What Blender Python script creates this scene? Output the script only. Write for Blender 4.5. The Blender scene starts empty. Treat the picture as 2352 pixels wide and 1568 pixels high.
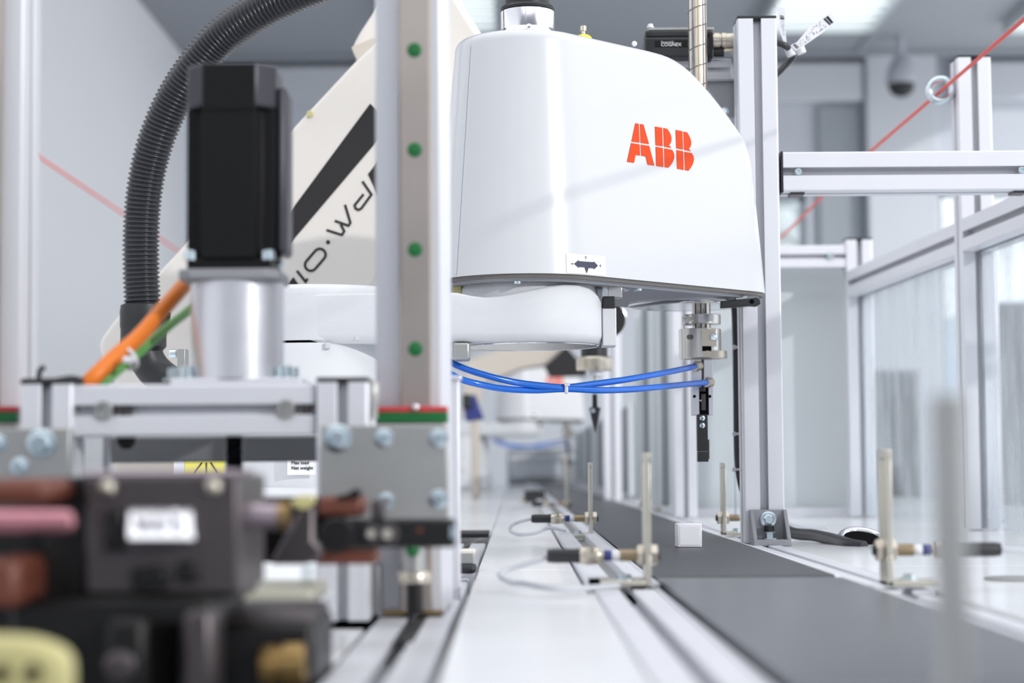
import bpy, bmesh, math, random
from mathutils import Vector, Matrix
random.seed(7)

# ------------------------------------------------------------------ camera
FPX = 4400.0
CAM = Vector((0.0, 0.0, 0.974))
_a = Vector((8 / FPX, -289 / FPX, -1.0)).normalized()
_x = Vector((1.0, 0.007, 0.0)); _x = (_x - _a * _x.dot(_a)).normalized()
_z = _x.cross(_a)
RC = Matrix((_x, _a, _z))            # camera frame -> world
FOCUS = 1.72
cam_d = bpy.data.cameras.new('camera')
cam_o = bpy.data.objects.new('camera', cam_d)
bpy.context.scene.collection.objects.link(cam_o)
cam_d.sensor_width = 36.0
cam_d.lens = FPX / 2352 * 36.0
cam_d.clip_start = 0.05
cam_d.clip_end = 200
cam_d.dof.use_dof = True
cam_d.dof.focus_distance = FOCUS
cam_d.dof.aperture_fstop = cam_d.lens / 10.2
cam_o.matrix_world = Matrix.Translation(CAM) @ RC.to_4x4()
bpy.context.scene.camera = cam_o

# ------------------------------------------------------------------ world, sun, exposure
scn = bpy.context.scene
scn.view_settings.view_transform = 'Standard'
scn.view_settings.look = 'None'
scn.view_settings.gamma = 1.0
scn.view_settings.use_curve_mapping = False
scn.view_settings.exposure = 0.0
scn.cycles.max_bounces = 8
scn.cycles.caustics_reflective = False
scn.cycles.caustics_refractive = False
wd = bpy.data.worlds.new('world'); scn.world = wd
wd.use_nodes = True
bg = wd.node_tree.nodes['Background']
bg.inputs[0].default_value = (0.955, 0.972, 1.0, 1)
bg.inputs[1].default_value = 1.7
sun_d = bpy.data.lights.new('sun', 'SUN')
sun_d.energy = 1.4; sun_d.angle = math.radians(1.2); sun_d.color = (1.0, 0.985, 0.96)
sun_o = bpy.data.objects.new('sun', sun_d)
scn.collection.objects.link(sun_o)
SUN = Vector((0.70, -0.62, 0.32)).normalized()      # towards the sun
sun_o.rotation_euler = SUN.to_track_quat('Z', 'Y').to_euler()
sun_o.location = (4, -4, 4)

# ------------------------------------------------------------------ helpers
def ray(px, py): return RC @ Vector(((px - 1176) / FPX, (784 - py) / FPX, -1.0))
def P(px, py, Y):
    v = ray(px, py); return CAM + v * (Y / v.y)
def PZ(px, py, Z):
    v = ray(px, py); return CAM + v * ((Z - CAM.z) / v.z)
def MM(npx, Y): return npx / FPX * Y            # size of npx pixels at distance Y

def lin(c):
    return tuple(((v / 255) / 12.92 if v / 255 <= 0.04045 else ((v / 255 + 0.055) / 1.055) ** 2.4) for v in c) + (1,)

MATS = {}
def mat(name, rgb, rough=0.5, metal=0.0, var=0.04, scale=60.0, bump=0.0, coat=0.0, emit=0.0, spec=0.5, stretch=None, rvar=0.06):
    m = bpy.data.materials.new(name); m.use_nodes = True
    nt = m.node_tree; b = nt.nodes['Principled BSDF']
    tc = nt.nodes.new('ShaderNodeTexCoord')
    mp = nt.nodes.new('ShaderNodeMapping')
    if stretch: mp.inputs['Scale'].default_value = stretch
    nt.links.new(tc.outputs['Object'], mp.inputs['Vector'])
    no = nt.nodes.new('ShaderNodeTexNoise'); no.inputs['Scale'].default_value = scale; no.inputs['Detail'].default_value = 3
    nt.links.new(mp.outputs['Vector'], no.inputs['Vector'])
    mx = nt.nodes.new('ShaderNodeMix'); mx.data_type = 'RGBA'
    c = lin(rgb)
    mx.inputs[6].default_value = tuple(max(0, v * (1 - var)) for v in c[:3]) + (1,)
    mx.inputs[7].default_value = tuple(min(1, v * (1 + var)) for v in c[:3]) + (1,)
    nt.links.new(no.outputs['Fac'], mx.inputs[0])
    nt.links.new(mx.outputs[2], b.inputs['Base Color'])
    mr = nt.nodes.new('ShaderNodeMapRange')
    mr.inputs['To Min'].default_value = max(0.02, rough - rvar); mr.inputs['To Max'].default_value = min(1, rough + rvar)
    nt.links.new(no.outputs['Fac'], mr.inputs['Value'])
    nt.links.new(mr.outputs['Result'], b.inputs['Roughness'])
    b.inputs['Metallic'].default_value = metal
    b.inputs['Specular IOR Level'].default_value = spec
    b.inputs['Coat Weight'].default_value = coat
    b.inputs['Coat Roughness'].default_value = 0.08
    if emit:
        nt.links.new(mx.outputs[2], b.inputs['Emission Color']); b.inputs['Emission Strength'].default_value = emit
    if bump:
        bp = nt.nodes.new('ShaderNodeBump'); bp.inputs['Strength'].default_value = bump; bp.inputs['Distance'].default_value = 0.001
        n2 = nt.nodes.new('ShaderNodeTexNoise'); n2.inputs['Scale'].default_value = scale * 8
        nt.links.new(mp.outputs['Vector'], n2.inputs['Vector'])
        nt.links.new(n2.outputs['Fac'], bp.inputs['Height']); nt.links.new(bp.outputs['Normal'], b.inputs['Normal'])
    MATS[name] = m
    return m

mat('white_gloss', (214, 216, 220), 0.28, coat=0.3, var=0.004, scale=8, rvar=0.005)
mat('white_cast', (224, 226, 230), 0.42, bump=0.25, scale=250, var=0.012)
mat('aluminium', (234, 235, 241), 0.42, metal=0.35, var=0.02, scale=30, stretch=(1, 1, 0.1))
mat('machined', (218, 216, 212), 0.24, metal=1.0, var=0.06, scale=90, stretch=(1, 1, 6))
mat('polished', (240, 240, 244), 0.16, metal=1.0, var=0.03)
mat('cast_alu', (162, 163, 168), 0.55, metal=0.8, bump=0.5, scale=300, var=0.08)
mat('cast_smooth', (222, 223, 228), 0.33, metal=0.75, var=0.02)
mat('gasket', (128, 124, 122), 0.5, metal=0.6, bump=0.6, scale=500, var=0.2)
mat('zinc', (214, 228, 234), 0.22, metal=1.0, var=0.05)
mat('rail_steel', (180, 171, 165), 0.3, metal=0.7, var=0.15, scale=14)
mat('galv', (176, 177, 176), 0.42, metal=0.75, var=0.14, scale=18)
mat('shaft_steel', (208, 204, 196), 0.2, metal=1.0, var=0.16, scale=120)
mat('grease', (190, 150, 70), 0.35, var=0.2, scale=200)
mat('nickel', (206, 198, 184), 0.3, metal=0.9, var=0.05)
mat('brass_thread', (168, 150, 122), 0.36, metal=0.8, var=0.1, scale=400)
mat('zinc_yellow', (212, 208, 195), 0.32, metal=0.65, var=0.05)
mat('brass', (160, 132, 84), 0.3, metal=0.9, var=0.1)
mat('black_plastic', (38, 39, 43), 0.45, var=0.1)
mat('black_hose', (46, 47, 53), 0.26, var=0.06)
mat('black_motor', (15, 15, 17), 0.5, var=0.08, rvar=0.03, spec=0.25)
mat('motor_cap', (74, 74, 82), 0.42, metal=0.4, var=0.06)
mat('black_rubber', (34, 34, 37), 0.6, var=0.1)
mat('black_hole', (10, 10, 11), 0.9, spec=0.1)
mat('beige', (230, 225, 219), 0.5, var=0.012)
mat('beige_dark', (203, 195, 184), 0.55, var=0.02)
mat('ink', (34, 32, 34), 0.5, var=0.05)
mat('ink_blue', (62, 62, 86), 0.55, var=0.08)
mat('logo_orange', (228, 70, 12), 0.4, var=0.03, spec=0.2)
mat('label_white', (246, 246, 248), 0.5, var=0.01)
mat('tag_white', (240, 241, 246), 0.45, var=0.02)
mat('belt_near_sheen', (98, 101, 108), 0.30, var=0.02, scale=200, rvar=0.01)  # lighter than the far belt: reflected light put into the colour
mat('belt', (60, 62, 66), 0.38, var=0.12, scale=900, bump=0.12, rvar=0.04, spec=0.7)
mat('table_white', (242, 243, 245), 0.16, var=0.01, scale=5, spec=0.25, rvar=0.02)
mat('table_near', (243, 244, 247), 0.22, var=0.008, scale=5)
mat('panel_grey', (212, 218, 221), 0.5, var=0.02, scale=4)
mat('panel_white', (238, 241, 244), 0.42, var=0.02, scale=4)
mat('panel_dark', (150, 154, 160), 0.5, var=0.03, scale=4)
mat('blue_tube', (20, 112, 226), 0.18, coat=0.5, var=0.04, scale=40)
mat('orange_cable', (240, 128, 32), 0.42, var=0.04)
mat('green_cable', (104, 176, 88), 0.42, var=0.04)
mat('tie_white', (236, 236, 240), 0.4, var=0.02)
mat('rope_red', (232, 96, 88), 0.55, var=0.06, scale=300)
mat('plastic_green', (16, 108, 52), 0.4, var=0.05)
mat('plastic_red', (204, 62, 68), 0.4, var=0.05)
mat('plastic_yellow', (240, 228, 74), 0.3, var=0.03)
mat('pale_yellow', (206, 198, 140), 0.45, var=0.05)
mat('led_blue', (52, 62, 128), 0.3, var=0.05)
mat('cable_grey', (198, 202, 208), 0.45, var=0.03)
mat('cable_black', (52, 52, 58), 0.35, var=0.06)
mat('iron_dark', (92, 86, 88), 0.36, metal=0.7, var=0.15, scale=20)
mat('iron_black', (20, 19, 20), 0.42, metal=0.2, var=0.2, scale=20)
mat('red_brown', (112, 62, 48), 0.45, var=0.12, scale=20)
mat('metal_pink_sheen', (206, 142, 152), 0.2, metal=0.7, var=0.05)  # pink tint stands for a reflection on plain metal
mat('lilac_metal', (180, 166, 176), 0.3, metal=0.7, var=0.06)
mat('beige_plate', (196, 194, 178), 0.4, var=0.04)
mat('grey_bar', (136, 138, 142), 0.45, metal=0.4, var=0.05)
mat('cube_white', (240, 238, 246), 0.55, var=0.02, bump=0.3, scale=200)
mat('warn_yellow', (232, 222, 96), 0.4, var=0.02)
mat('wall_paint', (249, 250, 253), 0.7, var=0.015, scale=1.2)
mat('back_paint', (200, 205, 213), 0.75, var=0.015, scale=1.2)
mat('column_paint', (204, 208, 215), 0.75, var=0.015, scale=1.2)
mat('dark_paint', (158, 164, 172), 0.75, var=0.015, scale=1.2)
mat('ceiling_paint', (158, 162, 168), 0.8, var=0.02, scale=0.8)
mat('floor_grey', (206, 208, 210), 0.4, var=0.05, scale=3)
mat('lamp_white', (238, 244, 244), 0.5, emit=1.5, var=0.01)
mat('lamp_louver', (196, 202, 205), 0.4, metal=0.2, var=0.02)
mat('dome_grey', (176, 180, 190), 0.4, var=0.03)
mat('foliage_pale', (196, 204, 204), 0.8, var=0.25, scale=3)
mat('city_grey', (168, 176, 188), 0.8, var=0.06, scale=0.5)

def glass_mat():
    m = bpy.data.materials.new('acrylic'); m.use_nodes = True
    nt = m.node_tree; nt.nodes.clear()
    out = nt.nodes.new('ShaderNodeOutputMaterial')
    tr = nt.nodes.new('ShaderNodeBsdfTransparent'); tr.inputs[0].default_value = (0.94, 0.96, 0.97, 1)
    df = nt.nodes.new('ShaderNodeBsdfPrincipled'); df.inputs['Base Color'].default_value = (0.8, 0.83, 0.87, 1); df.inputs['Roughness'].default_value = 0.12
    tc = nt.nodes.new('ShaderNodeTexCoord'); mp = nt.nodes.new('ShaderNodeMapping'); mp.inputs['Scale'].default_value = (14, 14, 4)
    no = nt.nodes.new('ShaderNodeTexNoise'); no.inputs['Scale'].default_value = 2.2; no.inputs['Detail'].default_value = 5
    mr = nt.nodes.new('ShaderNodeMapRange'); mr.inputs['From Min'].default_value = 0.42; mr.inputs['From Max'].default_value = 0.75
    mr.inputs['To Min'].default_value = 0.10; mr.inputs['To Max'].default_value = 0.5
    mx = nt.nodes.new('ShaderNodeMixShader')
    L = nt.links.new
    L(tc.outputs['Object'], mp.inputs[0]); L(mp.outputs[0], no.inputs['Vector']); L(no.outputs['Fac'], mr.inputs['Value'])
    L(mr.outputs[0], mx.inputs[0]); L(tr.outputs[0], mx.inputs[1]); L(df.outputs[0], mx.inputs[2]); L(mx.outputs[0], out.inputs[0])
    MATS['acrylic'] = m
glass_mat()

COL = scn.collection
class MB:
    def __init__(s): s.v = []; s.f = []
    def add(s, vs, fs):
        o = len(s.v); s.v += [Vector(v) for v in vs]; s.f += [tuple(i + o for i in f) for f in fs]; return s
    def box(s, x0, x1, y0, y1, z0, z1):
        if x1 < x0: x0, x1 = x1, x0
        if y1 < y0: y0, y1 = y1, y0
        if z1 < z0: z0, z1 = z1, z0
        return s.add([(x0, y0, z0), (x1, y0, z0), (x1, y1, z0), (x0, y1, z0), (x0, y0, z1), (x1, y0, z1), (x1, y1, z1), (x0, y1, z1)],
                     [(0, 3, 2, 1), (4, 5, 6, 7), (0, 1, 5, 4), (1, 2, 6, 5), (2, 3, 7, 6), (3, 0, 4, 7)])
    def fbox(s, px0, py0, px1, py1, Y, d):               # box whose front face fills a rectangle seen at distance Y
        a = P(px0, py0, Y); b = P(px1, py1, Y); c = P(px0, py1, Y); e = P(px1, py0, Y)
        return s.box((a.x + c.x) / 2, (b.x + e.x) / 2, Y, Y + d, (b.z + c.z) / 2, (a.z + e.z) / 2)
    def prism(s, poly, ext):
        n = len(poly); e = Vector(ext)
        vs = [Vector(p) for p in poly]; vs += [p + e for p in vs]
        nrm = Vector((0, 0, 0))
        for i in range(n): nrm += vs[i].cross(vs[(i + 1) % n])
        if nrm.dot(e) > 0: a, b = tuple(range(n))[::-1], tuple(range(n, 2 * n))
        else: a, b = tuple(range(n)), tuple(range(n, 2 * n))[::-1]
        fs = [a, b]
        for i in range(n):
            j = (i + 1) % n
            fs.append((i, j, j + n, i + n) if nrm.dot(e) > 0 else (j, i, i + n, j + n))
        return s.add(vs, fs)
    def fpoly(s, pts, Y, d):                             # outline seen at distance Y, thickness d
        return s.prism([P(x, y, Y) for x, y in pts], (0, d, 0))
    def lathe(s, p0, axis, prof, n=32, caps=True):       # prof: (radius, height along axis)
        ax = Vector(axis).normalized(); p0 = Vector(p0)
        r1 = ax.orthogonal().normalized(); r2 = ax.cross(r1)
        vs = []; fs = []
        for r, h in prof:
            for k in range(n):
                t = 2 * math.pi * k / n
                vs.append(p0 + ax * h + (r1 * math.cos(t) + r2 * math.sin(t)) * r)
        for i in range(len(prof) - 1):
            for k in range(n):
                j = (k + 1) % n
                fs.append((i * n + k, i * n + j, (i + 1) * n + j, (i + 1) * n + k))
        if caps:
            fs.append(tuple(range(n))[::-1]); fs.append(tuple(range((len(prof) - 1) * n, len(prof) * n)))
        return s.add(vs, fs)
    def cyl(s, p0, p1, r, r2=None, n=24):
        d = Vector(p1) - Vector(p0)
        return s.lathe(p0, d, [(r, 0), (r if r2 is None else r2, d.length)], n)
    def tube(s, pts, r, n=12, rf=None):
        pts = [Vector(p) for p in pts]; N = len(pts)
        t = (pts[1] - pts[0]).normalized(); up = t.orthogonal().normalized()
        vs = []; fs = []
        for i in range(N):
            if i == 0: tt = pts[1] - pts[0]
            elif i == N - 1: tt = pts[-1] - pts[-2]
            else: tt = pts[i + 1] - pts[i - 1]
            tt.normalize()
            up = (up - tt * up.dot(tt)).normalized(); sd = tt.cross(up)
            rr = rf(i) if rf else r
            for k in range(n):
                a = 2 * math.pi * k / n
                vs.append(pts[i] + (up * math.cos(a) + sd * math.sin(a)) * rr)
        for i in range(N - 1):
            for k in range(n):
                j = (k + 1) % n
                fs.append((i * n + k, i * n + j, (i + 1) * n + j, (i + 1) * n + k))
        fs.append(tuple(range(n))[::-1]); fs.append(tuple(range((N - 1) * n, N * n)))
        return s.add(vs, fs)
    def torus(s, c, axis, R, r, n=32, m=12):
        ax = Vector(axis).normalized(); r1 = ax.orthogonal().normalized(); r2 = ax.cross(r1); c = Vector(c)
        vs = []; fs = []
        for i in range(n):
            a = 2 * math.pi * i / n; d = r1 * math.cos(a) + r2 * math.sin(a)
            for j in range(m):
                b = 2 * math.pi * j / m
                vs.append(c + d * (R + r * math.cos(b)) + ax * r * math.sin(b))
        for i in range(n):
            for j in range(m):
                fs.append((i * m + j, ((i + 1) % n) * m + j, ((i + 1) % n) * m + (j + 1) % m, i * m + (j + 1) % m))
        return s.add(vs, fs)
    def sphere(s, c, r, n=16, m=10, zscale=1.0):
        prof = [(max(1e-5, r * math.sin(math.pi * k / m)), -r * zscale * math.cos(math.pi * k / m)) for k in range(m + 1)]
        return s.lathe(c, (0, 0, 1), prof, n)
    def ribbon(s, pts, w, nrm, th):                      # stroke of width w along 3-D points lying on a plane with normal nrm
        nrm = Vector(nrm).normalized(); pts = [Vector(p) for p in pts]; N = len(pts); L = []; R = []
        for i in range(N):
            d0 = (pts[i] - pts[i - 1]).normalized() if i else (pts[1] - pts[0]).normalized()
            d1 = (pts[i + 1] - pts[i]).normalized() if i < N - 1 else d0
            t = (d0 + d1).normalized(); sd = t.cross(nrm).normalized()
            k = w / 2 / max(0.4, t.dot(d0))
            L.append(pts[i] + sd * k); R.append(pts[i] - sd * k)
        for i in range(N - 1): s.prism([L[i], L[i + 1], R[i + 1], R[i]], nrm * th)
        return s
    def build(s, name, m, parent=None, bev=0.0, smooth=True, ang=38, segs=2, kind=None):
        me = bpy.data.meshes.new(name)
        off = parent['_o'] if parent is not None and '_o' in parent else (0, 0, 0)
        off = Vector(off)
        me.from_pydata([tuple(v - off) for v in s.v], [], s.f)
        bm = bmesh.new(); bm.from_mesh(me); bmesh.ops.recalc_face_normals(bm, faces=bm.faces); bm.to_mesh(me); bm.free()
        me.materials.append(MATS[m])
        if smooth:
            me.polygons.foreach_set('use_smooth', [True] * len(me.polygons))
            me.set_sharp_from_angle(angle=math.radians(ang))
        o = bpy.data.objects.new(name, me); COL.objects.link(o)
        if parent is not None:
            o.parent = parent
            o['_o'] = tuple(off)
        if bev:
            b = o.modifiers.new('bevel', 'BEVEL'); b.width = bev; b.segments = segs; b.limit_method = 'ANGLE'; b.angle_limit = math.radians(40)
        if kind: o['kind'] = kind
        return o

def tag(o, label, cat, group=None):
    o['label'] = label; o['category'] = cat
    if group: o['group'] = group
    return o
def thing(name, label, cat, loc, group=None):
    o = bpy.data.objects.new(name, None); COL.objects.link(o)
    o.empty_display_size = 0.02
    o.location = loc; o['_o'] = tuple(loc)
    return tag(o, label, cat, group)
def struct(o): o['kind'] = 'structure'; return o
def copy_tree(o, off, parent=None):
    c = o.copy(); COL.objects.link(c)
    if parent is None: c.location = o.location + Vector(off)
    else: c.parent = parent
    for ch in list(o.children): copy_tree(ch, off, c)
    return c

def smooth_path(pts, n=8):
    pts = [Vector(p) for p in pts]; out = []
    Q = [pts[0] * 2 - pts[1]] + pts + [pts[-1] * 2 - pts[-2]]
    for i in range(1, len(Q) - 2):
        a, b, c, d = Q[i - 1], Q[i], Q[i + 1], Q[i + 2]
        for k in range(n):
            t = k / n
            out.append(0.5 * ((2 * b) + (c - a) * t + (2 * a - 5 * b + 4 * c - d) * t * t + (3 * b - a - 3 * c + d) * t ** 3))
    out.append(pts[-1]); return out

def tsec(s, slots='NESW'):
    h = s / 2; k = s / 0.04; o = .0041 * k; l = .0042 * k; c = .0085 * k; d = .0125 * k; ch = .0012 * k
    pts = []
    for i, nm in enumerate('NESW'):
        q = [(-h, h - ch), (-h + ch, h)]
        if nm in slots: q += [(-o, h), (-o, h - l), (-c, h - l), (-c, h - l - .002 * k), (-o, h - d), (o, h - d), (c, h - l - .002 * k), (c, h - l), (o, h - l), (o, h)]
        a = -i * math.pi / 2
        pts += [(x * math.cos(a) - y * math.sin(a), x * math.sin(a) + y * math.cos(a)) for x, y in q]
    return pts
def tprofile(mb, p0, p1, s, up=(0, 0, 1), slots='NESW'):
    p0 = Vector(p0); p1 = Vector(p1); d = (p1 - p0); t = d.normalized()
    up = Vector(up); up = (up - t * up.dot(t)).normalized(); sd = t.cross(up)
    return mb.prism([p0 + sd * x + up * y for x, y in tsec(s, slots)], d)

def text_mesh(name, body, size, loc, xdir, ydir, m, parent, th=0.0002, align='LEFT'):
    cu = bpy.data.curves.new(name, 'FONT'); cu.body = body; cu.size = size; cu.align_x = align; cu.extrude = th
    to = bpy.data.objects.new(name, cu); COL.objects.link(to)
    dg = bpy.context.evaluated_depsgraph_get(); dg.update()
    me = bpy.data.meshes.new_from_object(to.evaluated_get(dg))
    COL.objects.unlink(to); bpy.data.objects.remove(to)
    xd = Vector(xdir).normalized(); yd = Vector(ydir); yd = (yd - xd * yd.dot(xd)).normalized(); zd = xd.cross(yd)
    off = Vector(parent['_o']) if parent is not None else Vector((0, 0, 0))
    me.transform(Matrix.Translation(Vector(loc) - off) @ Matrix((xd, yd, zd)).transposed().to_4x4())
    me.materials.clear(); me.materials.append(MATS[m])
    o = bpy.data.objects.new(name, me); COL.objects.link(o)
    if parent is not None: o.parent = parent; o['_o'] = tuple(off)
    return o

def bolt(parent, c, axis, r, name='bolt', m='zinc', h=None, washer=True, hexn=6):
    ax = Vector(axis).normalized(); h = h or r * 0.7; b = MB(); c = Vector(c)
    if washer: b.lathe(c, ax, [(r * 1.55, 0), (r * 1.55, r * 0.18), (r * 1.4, r * 0.22)], 24)
    b.lathe(c + ax * (r * 0.2 if washer else 0), ax, [(r, 0), (r, h * 0.85), (r * 0.86, h)], hexn)
    return b.build(name, m, parent)
def socket_screw(parent, c, axis, r, name='screw', m='zinc', h=None):
    ax = Vector(axis).normalized(); h = h or r * 1.0
    o = MB().lathe(c, ax, [(r, 0), (r, h * .9), (r * .92, h), (r * .52, h), (r * .5, h * .35), (0.0001, h * .35)], 20).build(name, m, parent)
    return o
TB = 0.900      # belt surface height

# ------------------------------------------------------------------ the room
YB = 10.7
ZC = P(800, 136, YB).z
XL = P(430, 130, YB).x
XR = 3.3
struct(MB().box(XL - .1, XR + .1, -3.0, YB + .1, -.05, 0).build('floor', 'floor_grey'))
struct(MB().box(XL - .1, XR + .1, 3.2, YB + .1, ZC, ZC + .08).box(XL - .1, XR + .1, -3.1, -.4, ZC, ZC + .08).build('ceiling', 'ceiling_paint'))  # gap and unseen near strip shaped to set the top light
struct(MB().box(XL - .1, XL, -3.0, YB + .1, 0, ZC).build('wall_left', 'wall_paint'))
struct(MB().box(XL - .1, XR, -3.1, -3.0, 0, 2.2).build('light_wall_front', 'back_paint'))  # unseen, added behind the camera to cut frontal sky light
struct(MB().box(XR, XR + .1, -3.1, 1.0, 0, 2.2).build('light_wall_right', 'back_paint'))  # unseen half-height wall, shaped to cut side light but pass the sun
def bx(px): return P(px, 700, YB).x
def bz(py): return P(1900, py, YB).z
WINS = [(bx(1765), bx(1856), bz(1040), bz(446)), (bx(2157), bx(2480), bz(1040), bz(440))]
wb = MB(); xs = [XL] + [v for w in WINS for v in w[:2]] + [XR]
for i in range(0, len(xs), 2): wb.box(xs[i], xs[i + 1], YB, YB + .1, 0, ZC)
for x0, x1, z0, z1 in WINS: wb.box(x0, x1, YB, YB + .1, 0, z0).box(x0, x1, YB, YB + .1, z1, ZC)
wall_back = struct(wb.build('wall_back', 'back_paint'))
for i, (x0, x1, z0, z1) in enumerate(WINS):
    f = MB(); t = .035
    f.box(x0, x0 + t, YB + .02, YB + .07, z0, z1).box(x1 - t, x1, YB + .02, YB + .07, z0, z1)
    f.box(x0, x1, YB + .02, YB + .07, z0, z0 + t).box(x0, x1, YB + .02, YB + .07, z1 - t, z1)
    w = struct(f.build('window_%d' % (i + 1), 'dark_paint'))
    MB().box(x0 + t, x1 - t, YB + .04, YB + .046, z0 + t, z1 - t).build('pane', 'acrylic', w)
struct(MB().box(XL, bx(1985), YB - .10, YB, bz(238), bz(152)).build('trim_1', 'column_paint', bev=.01))
struct(MB().box(bx(2190), XR, YB - .10, YB, bz(238), bz(152)).build('trim_2', 'back_paint', bev=.01))
struct(MB().box(bx(1990), bx(2152), YB - .12, YB, 0, ZC - .02).build('trim_3', 'column_paint', bev=.01))
struct(MB().box(bx(1884), bx(1980), YB - .04, YB, 0, bz(246)).build('trim_4', 'dark_paint', bev=.005))
struct(MB().box(XL, XR, YB - .14, YB, ZC - .03, ZC).build('trim_5', 'dark_paint', bev=.005))
struct(MB().box(PZ(2058, 0, ZC).x, PZ(2058, 0, ZC).x + .04, 3.0, YB - .14, ZC - .012, ZC).build('trim_6', 'dark_paint'))
struct(MB().box(bx(1700) , bx(1764), YB - .05, YB, 0, bz(246)).build('trim_7', 'back_paint', bev=.005))

# outside the windows
bd = thing('office_building', 'pale grey building seen through the glass at the image\'s right edge', 'building', (8.6, 30, 0))
b0 = P(2278, 694, 30); b1 = P(2700, 1090, 30)
MB().box(b0.x, b1.x, 30, 34, 0, b0.z).build('facade', 'city_grey', bd)
for k in range(7):
    x = b0.x + .25 + k * .62
    MB().box(x, x + .12, 29.86, 30, 0, b0.z - .15).build('pilaster', 'panel_dark', bd)
tr = thing('tree', 'pale blurred tree outside the narrow window in the rear wall', 'tree', (2.0, 16, 0))
rnd = random.Random(3)
fo = MB()
for k in range(70):
    c = P(1812 + rnd.gauss(0, 26), 520 + rnd.gauss(0, 60), 16 + rnd.uniform(-.4, .4))
    fo.sphere(c, rnd.uniform(.05, .11), 8, 5)
fo.build('foliage', 'foliage_pale', tr, kind='stuff')
c = P(1812, 600, 16)
MB().tube([(c.x, 16, 0), (c.x + .03, 16, c.z * .5), (c.x, 16, c.z)], .06, 8).build('trunk', 'city_grey', tr)

# ceiling lamps
def ceiling_lamp(px0, px1, label):
    a = PZ(px0, 48, ZC); b = PZ(px1, 48, ZC)
    x0, x1, y1 = a.x, b.x, a.y; y0 = y1 - 1.25
    t = thing('ceiling_lamp', label, 'lamp', ((x0 + x1) / 2, y0, ZC - .07), 'louvred ceiling lamps')
    f = MB()
    f.box(x0, x0 + .02, y0, y1, ZC - .07, ZC).box(x1 - .02, x1, y0, y1, ZC - .07, ZC).box(x0, x1, y0, y0 + .02, ZC - .07, ZC).box(x0, x1, y1 - .02, y1, ZC - .07, ZC)
    f.build('frame', 'lamp_louver', t)
    MB().box(x0 + .02, x1 - .02, y0 + .02, y1 - .02, ZC - .03, ZC - .02).build('diffuser', 'lamp_white', t)
    n = 8
    for k in range(1, n):
        y = y0 + (y1 - y0) * k / n
        MB().box(x0 + .02, x1 - .02, y - .006, y + .006, ZC - .056, ZC - .03).build('slat', 'lamp_louver', t)
ceiling_lamp(1738, 2002, 'louvred ceiling lamp above the black cable tags')
ceiling_lamp(905, 1146, 'louvred ceiling lamp partly behind the beige robot joint')
ceiling_lamp(2306, 2560, 'louvred ceiling lamp cut off at the top corner beside the red rope')

# dome camera under the ceiling
YD = 10.2
dc = thing('dome_camera', 'grey domed security camera with black lens bubble hanging from ceiling', 'camera', tuple(P(2070, 230, YD)))
z0 = P(2070, 193, YD).z; c = P(2070, 193, YD)
rr = MM(34, YD)
MB().lathe((c.x, YD, z0), (0, 0, 1), [(rr, 0), (rr * 1.02, .02), (rr * .95, .07), (rr * .7, .12), (rr * .4, .15), (rr * .3, .16), (rr * .3, ZC - z0)], 28).build('housing', 'dome_grey', dc)
rb = MM(31, YD)
MB().lathe((c.x, YD, z0), (0, 0, -1), [(rb, -.01), (rb, 0), (rb * .93, rb * .4), (rb * .7, rb * .75), (rb * .3, rb * .96), (.001, rb)], 28).build('lens_bubble', 'black_rubber', dc)

# ------------------------------------------------------------------ line table and conveyor
ZT = .897
tt = thing('line_table', 'long white glossy machine table under the robots and conveyor', 'table', (0, 1.2, 0))
def panel(name, x0, x1, y0, y1, z, m='table_white', th=.02): return MB().box(x0, x1, y0, y1, z - th, z).build(name, m, tt, bev=.0012)
YN = PZ(1300, 1362, ZT).y
panel('panel', -.0292, .0480, .40, YN - .001, ZT, 'table_near')
panel('panel', -.0292, .0440, YN + .0015, 1.47, ZT - .001)
panel('panel', -.0292, .0440, 1.4715, 2.20, ZT - .001)
panel('panel', -.0292, .0440, 2.2015, 9.6, ZT - .001)
panel('panel', -1.25, -.083, 1.30, 4.2, ZT - .001)
panel('panel', -1.25, -.083, 4.2015, 9.6, ZT - .001)
panel('panel', -.083, -.0305, 2.28, 9.6, ZT - .001)
panel('panel', .262, .95, .45, 1.50, ZT - .002)
panel('panel', .262, .95, 1.5015, 2.62, ZT - .002)
panel('panel', .262, .95, 2.6215, 9.6, ZT - .002)
panel('panel', -.135, -.0835, .88, 1.06, .886, 'table_near')
MB().box(-1.25, .95, .42, 9.6, .82, .843).build('frame_deck', 'grey_bar', tt)
for x in (-1.15, .85):
    for y in (.9, 4.5, 8.8): MB().box(x - .03, x + .03, y - .03, y + .03, 0, .82).build('leg', 'aluminium', tt)

def rail(name, label, x0, x1, y0, y1, ztop, slots='NESW', s=None, m='aluminium'):
    s = s or (x1 - x0); xc = (x0 + x1) / 2
    return tag(tprofile(MB(), (xc, y0, ztop - s / 2), (xc, y1, ztop - s / 2), s, (0, 0, 1), slots).build(name, m, bev=.0004), label, 'rail')
rail('aluminium_rail', 'aluminium slot rail running under the guide column beside the white panel', -.080, -.0365, .40, 1.50, .888)
rail('aluminium_rail', 'aluminium slot rail between near white panel and grey belt', .0492, .0880, .40, 1.21, ZT)
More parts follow.
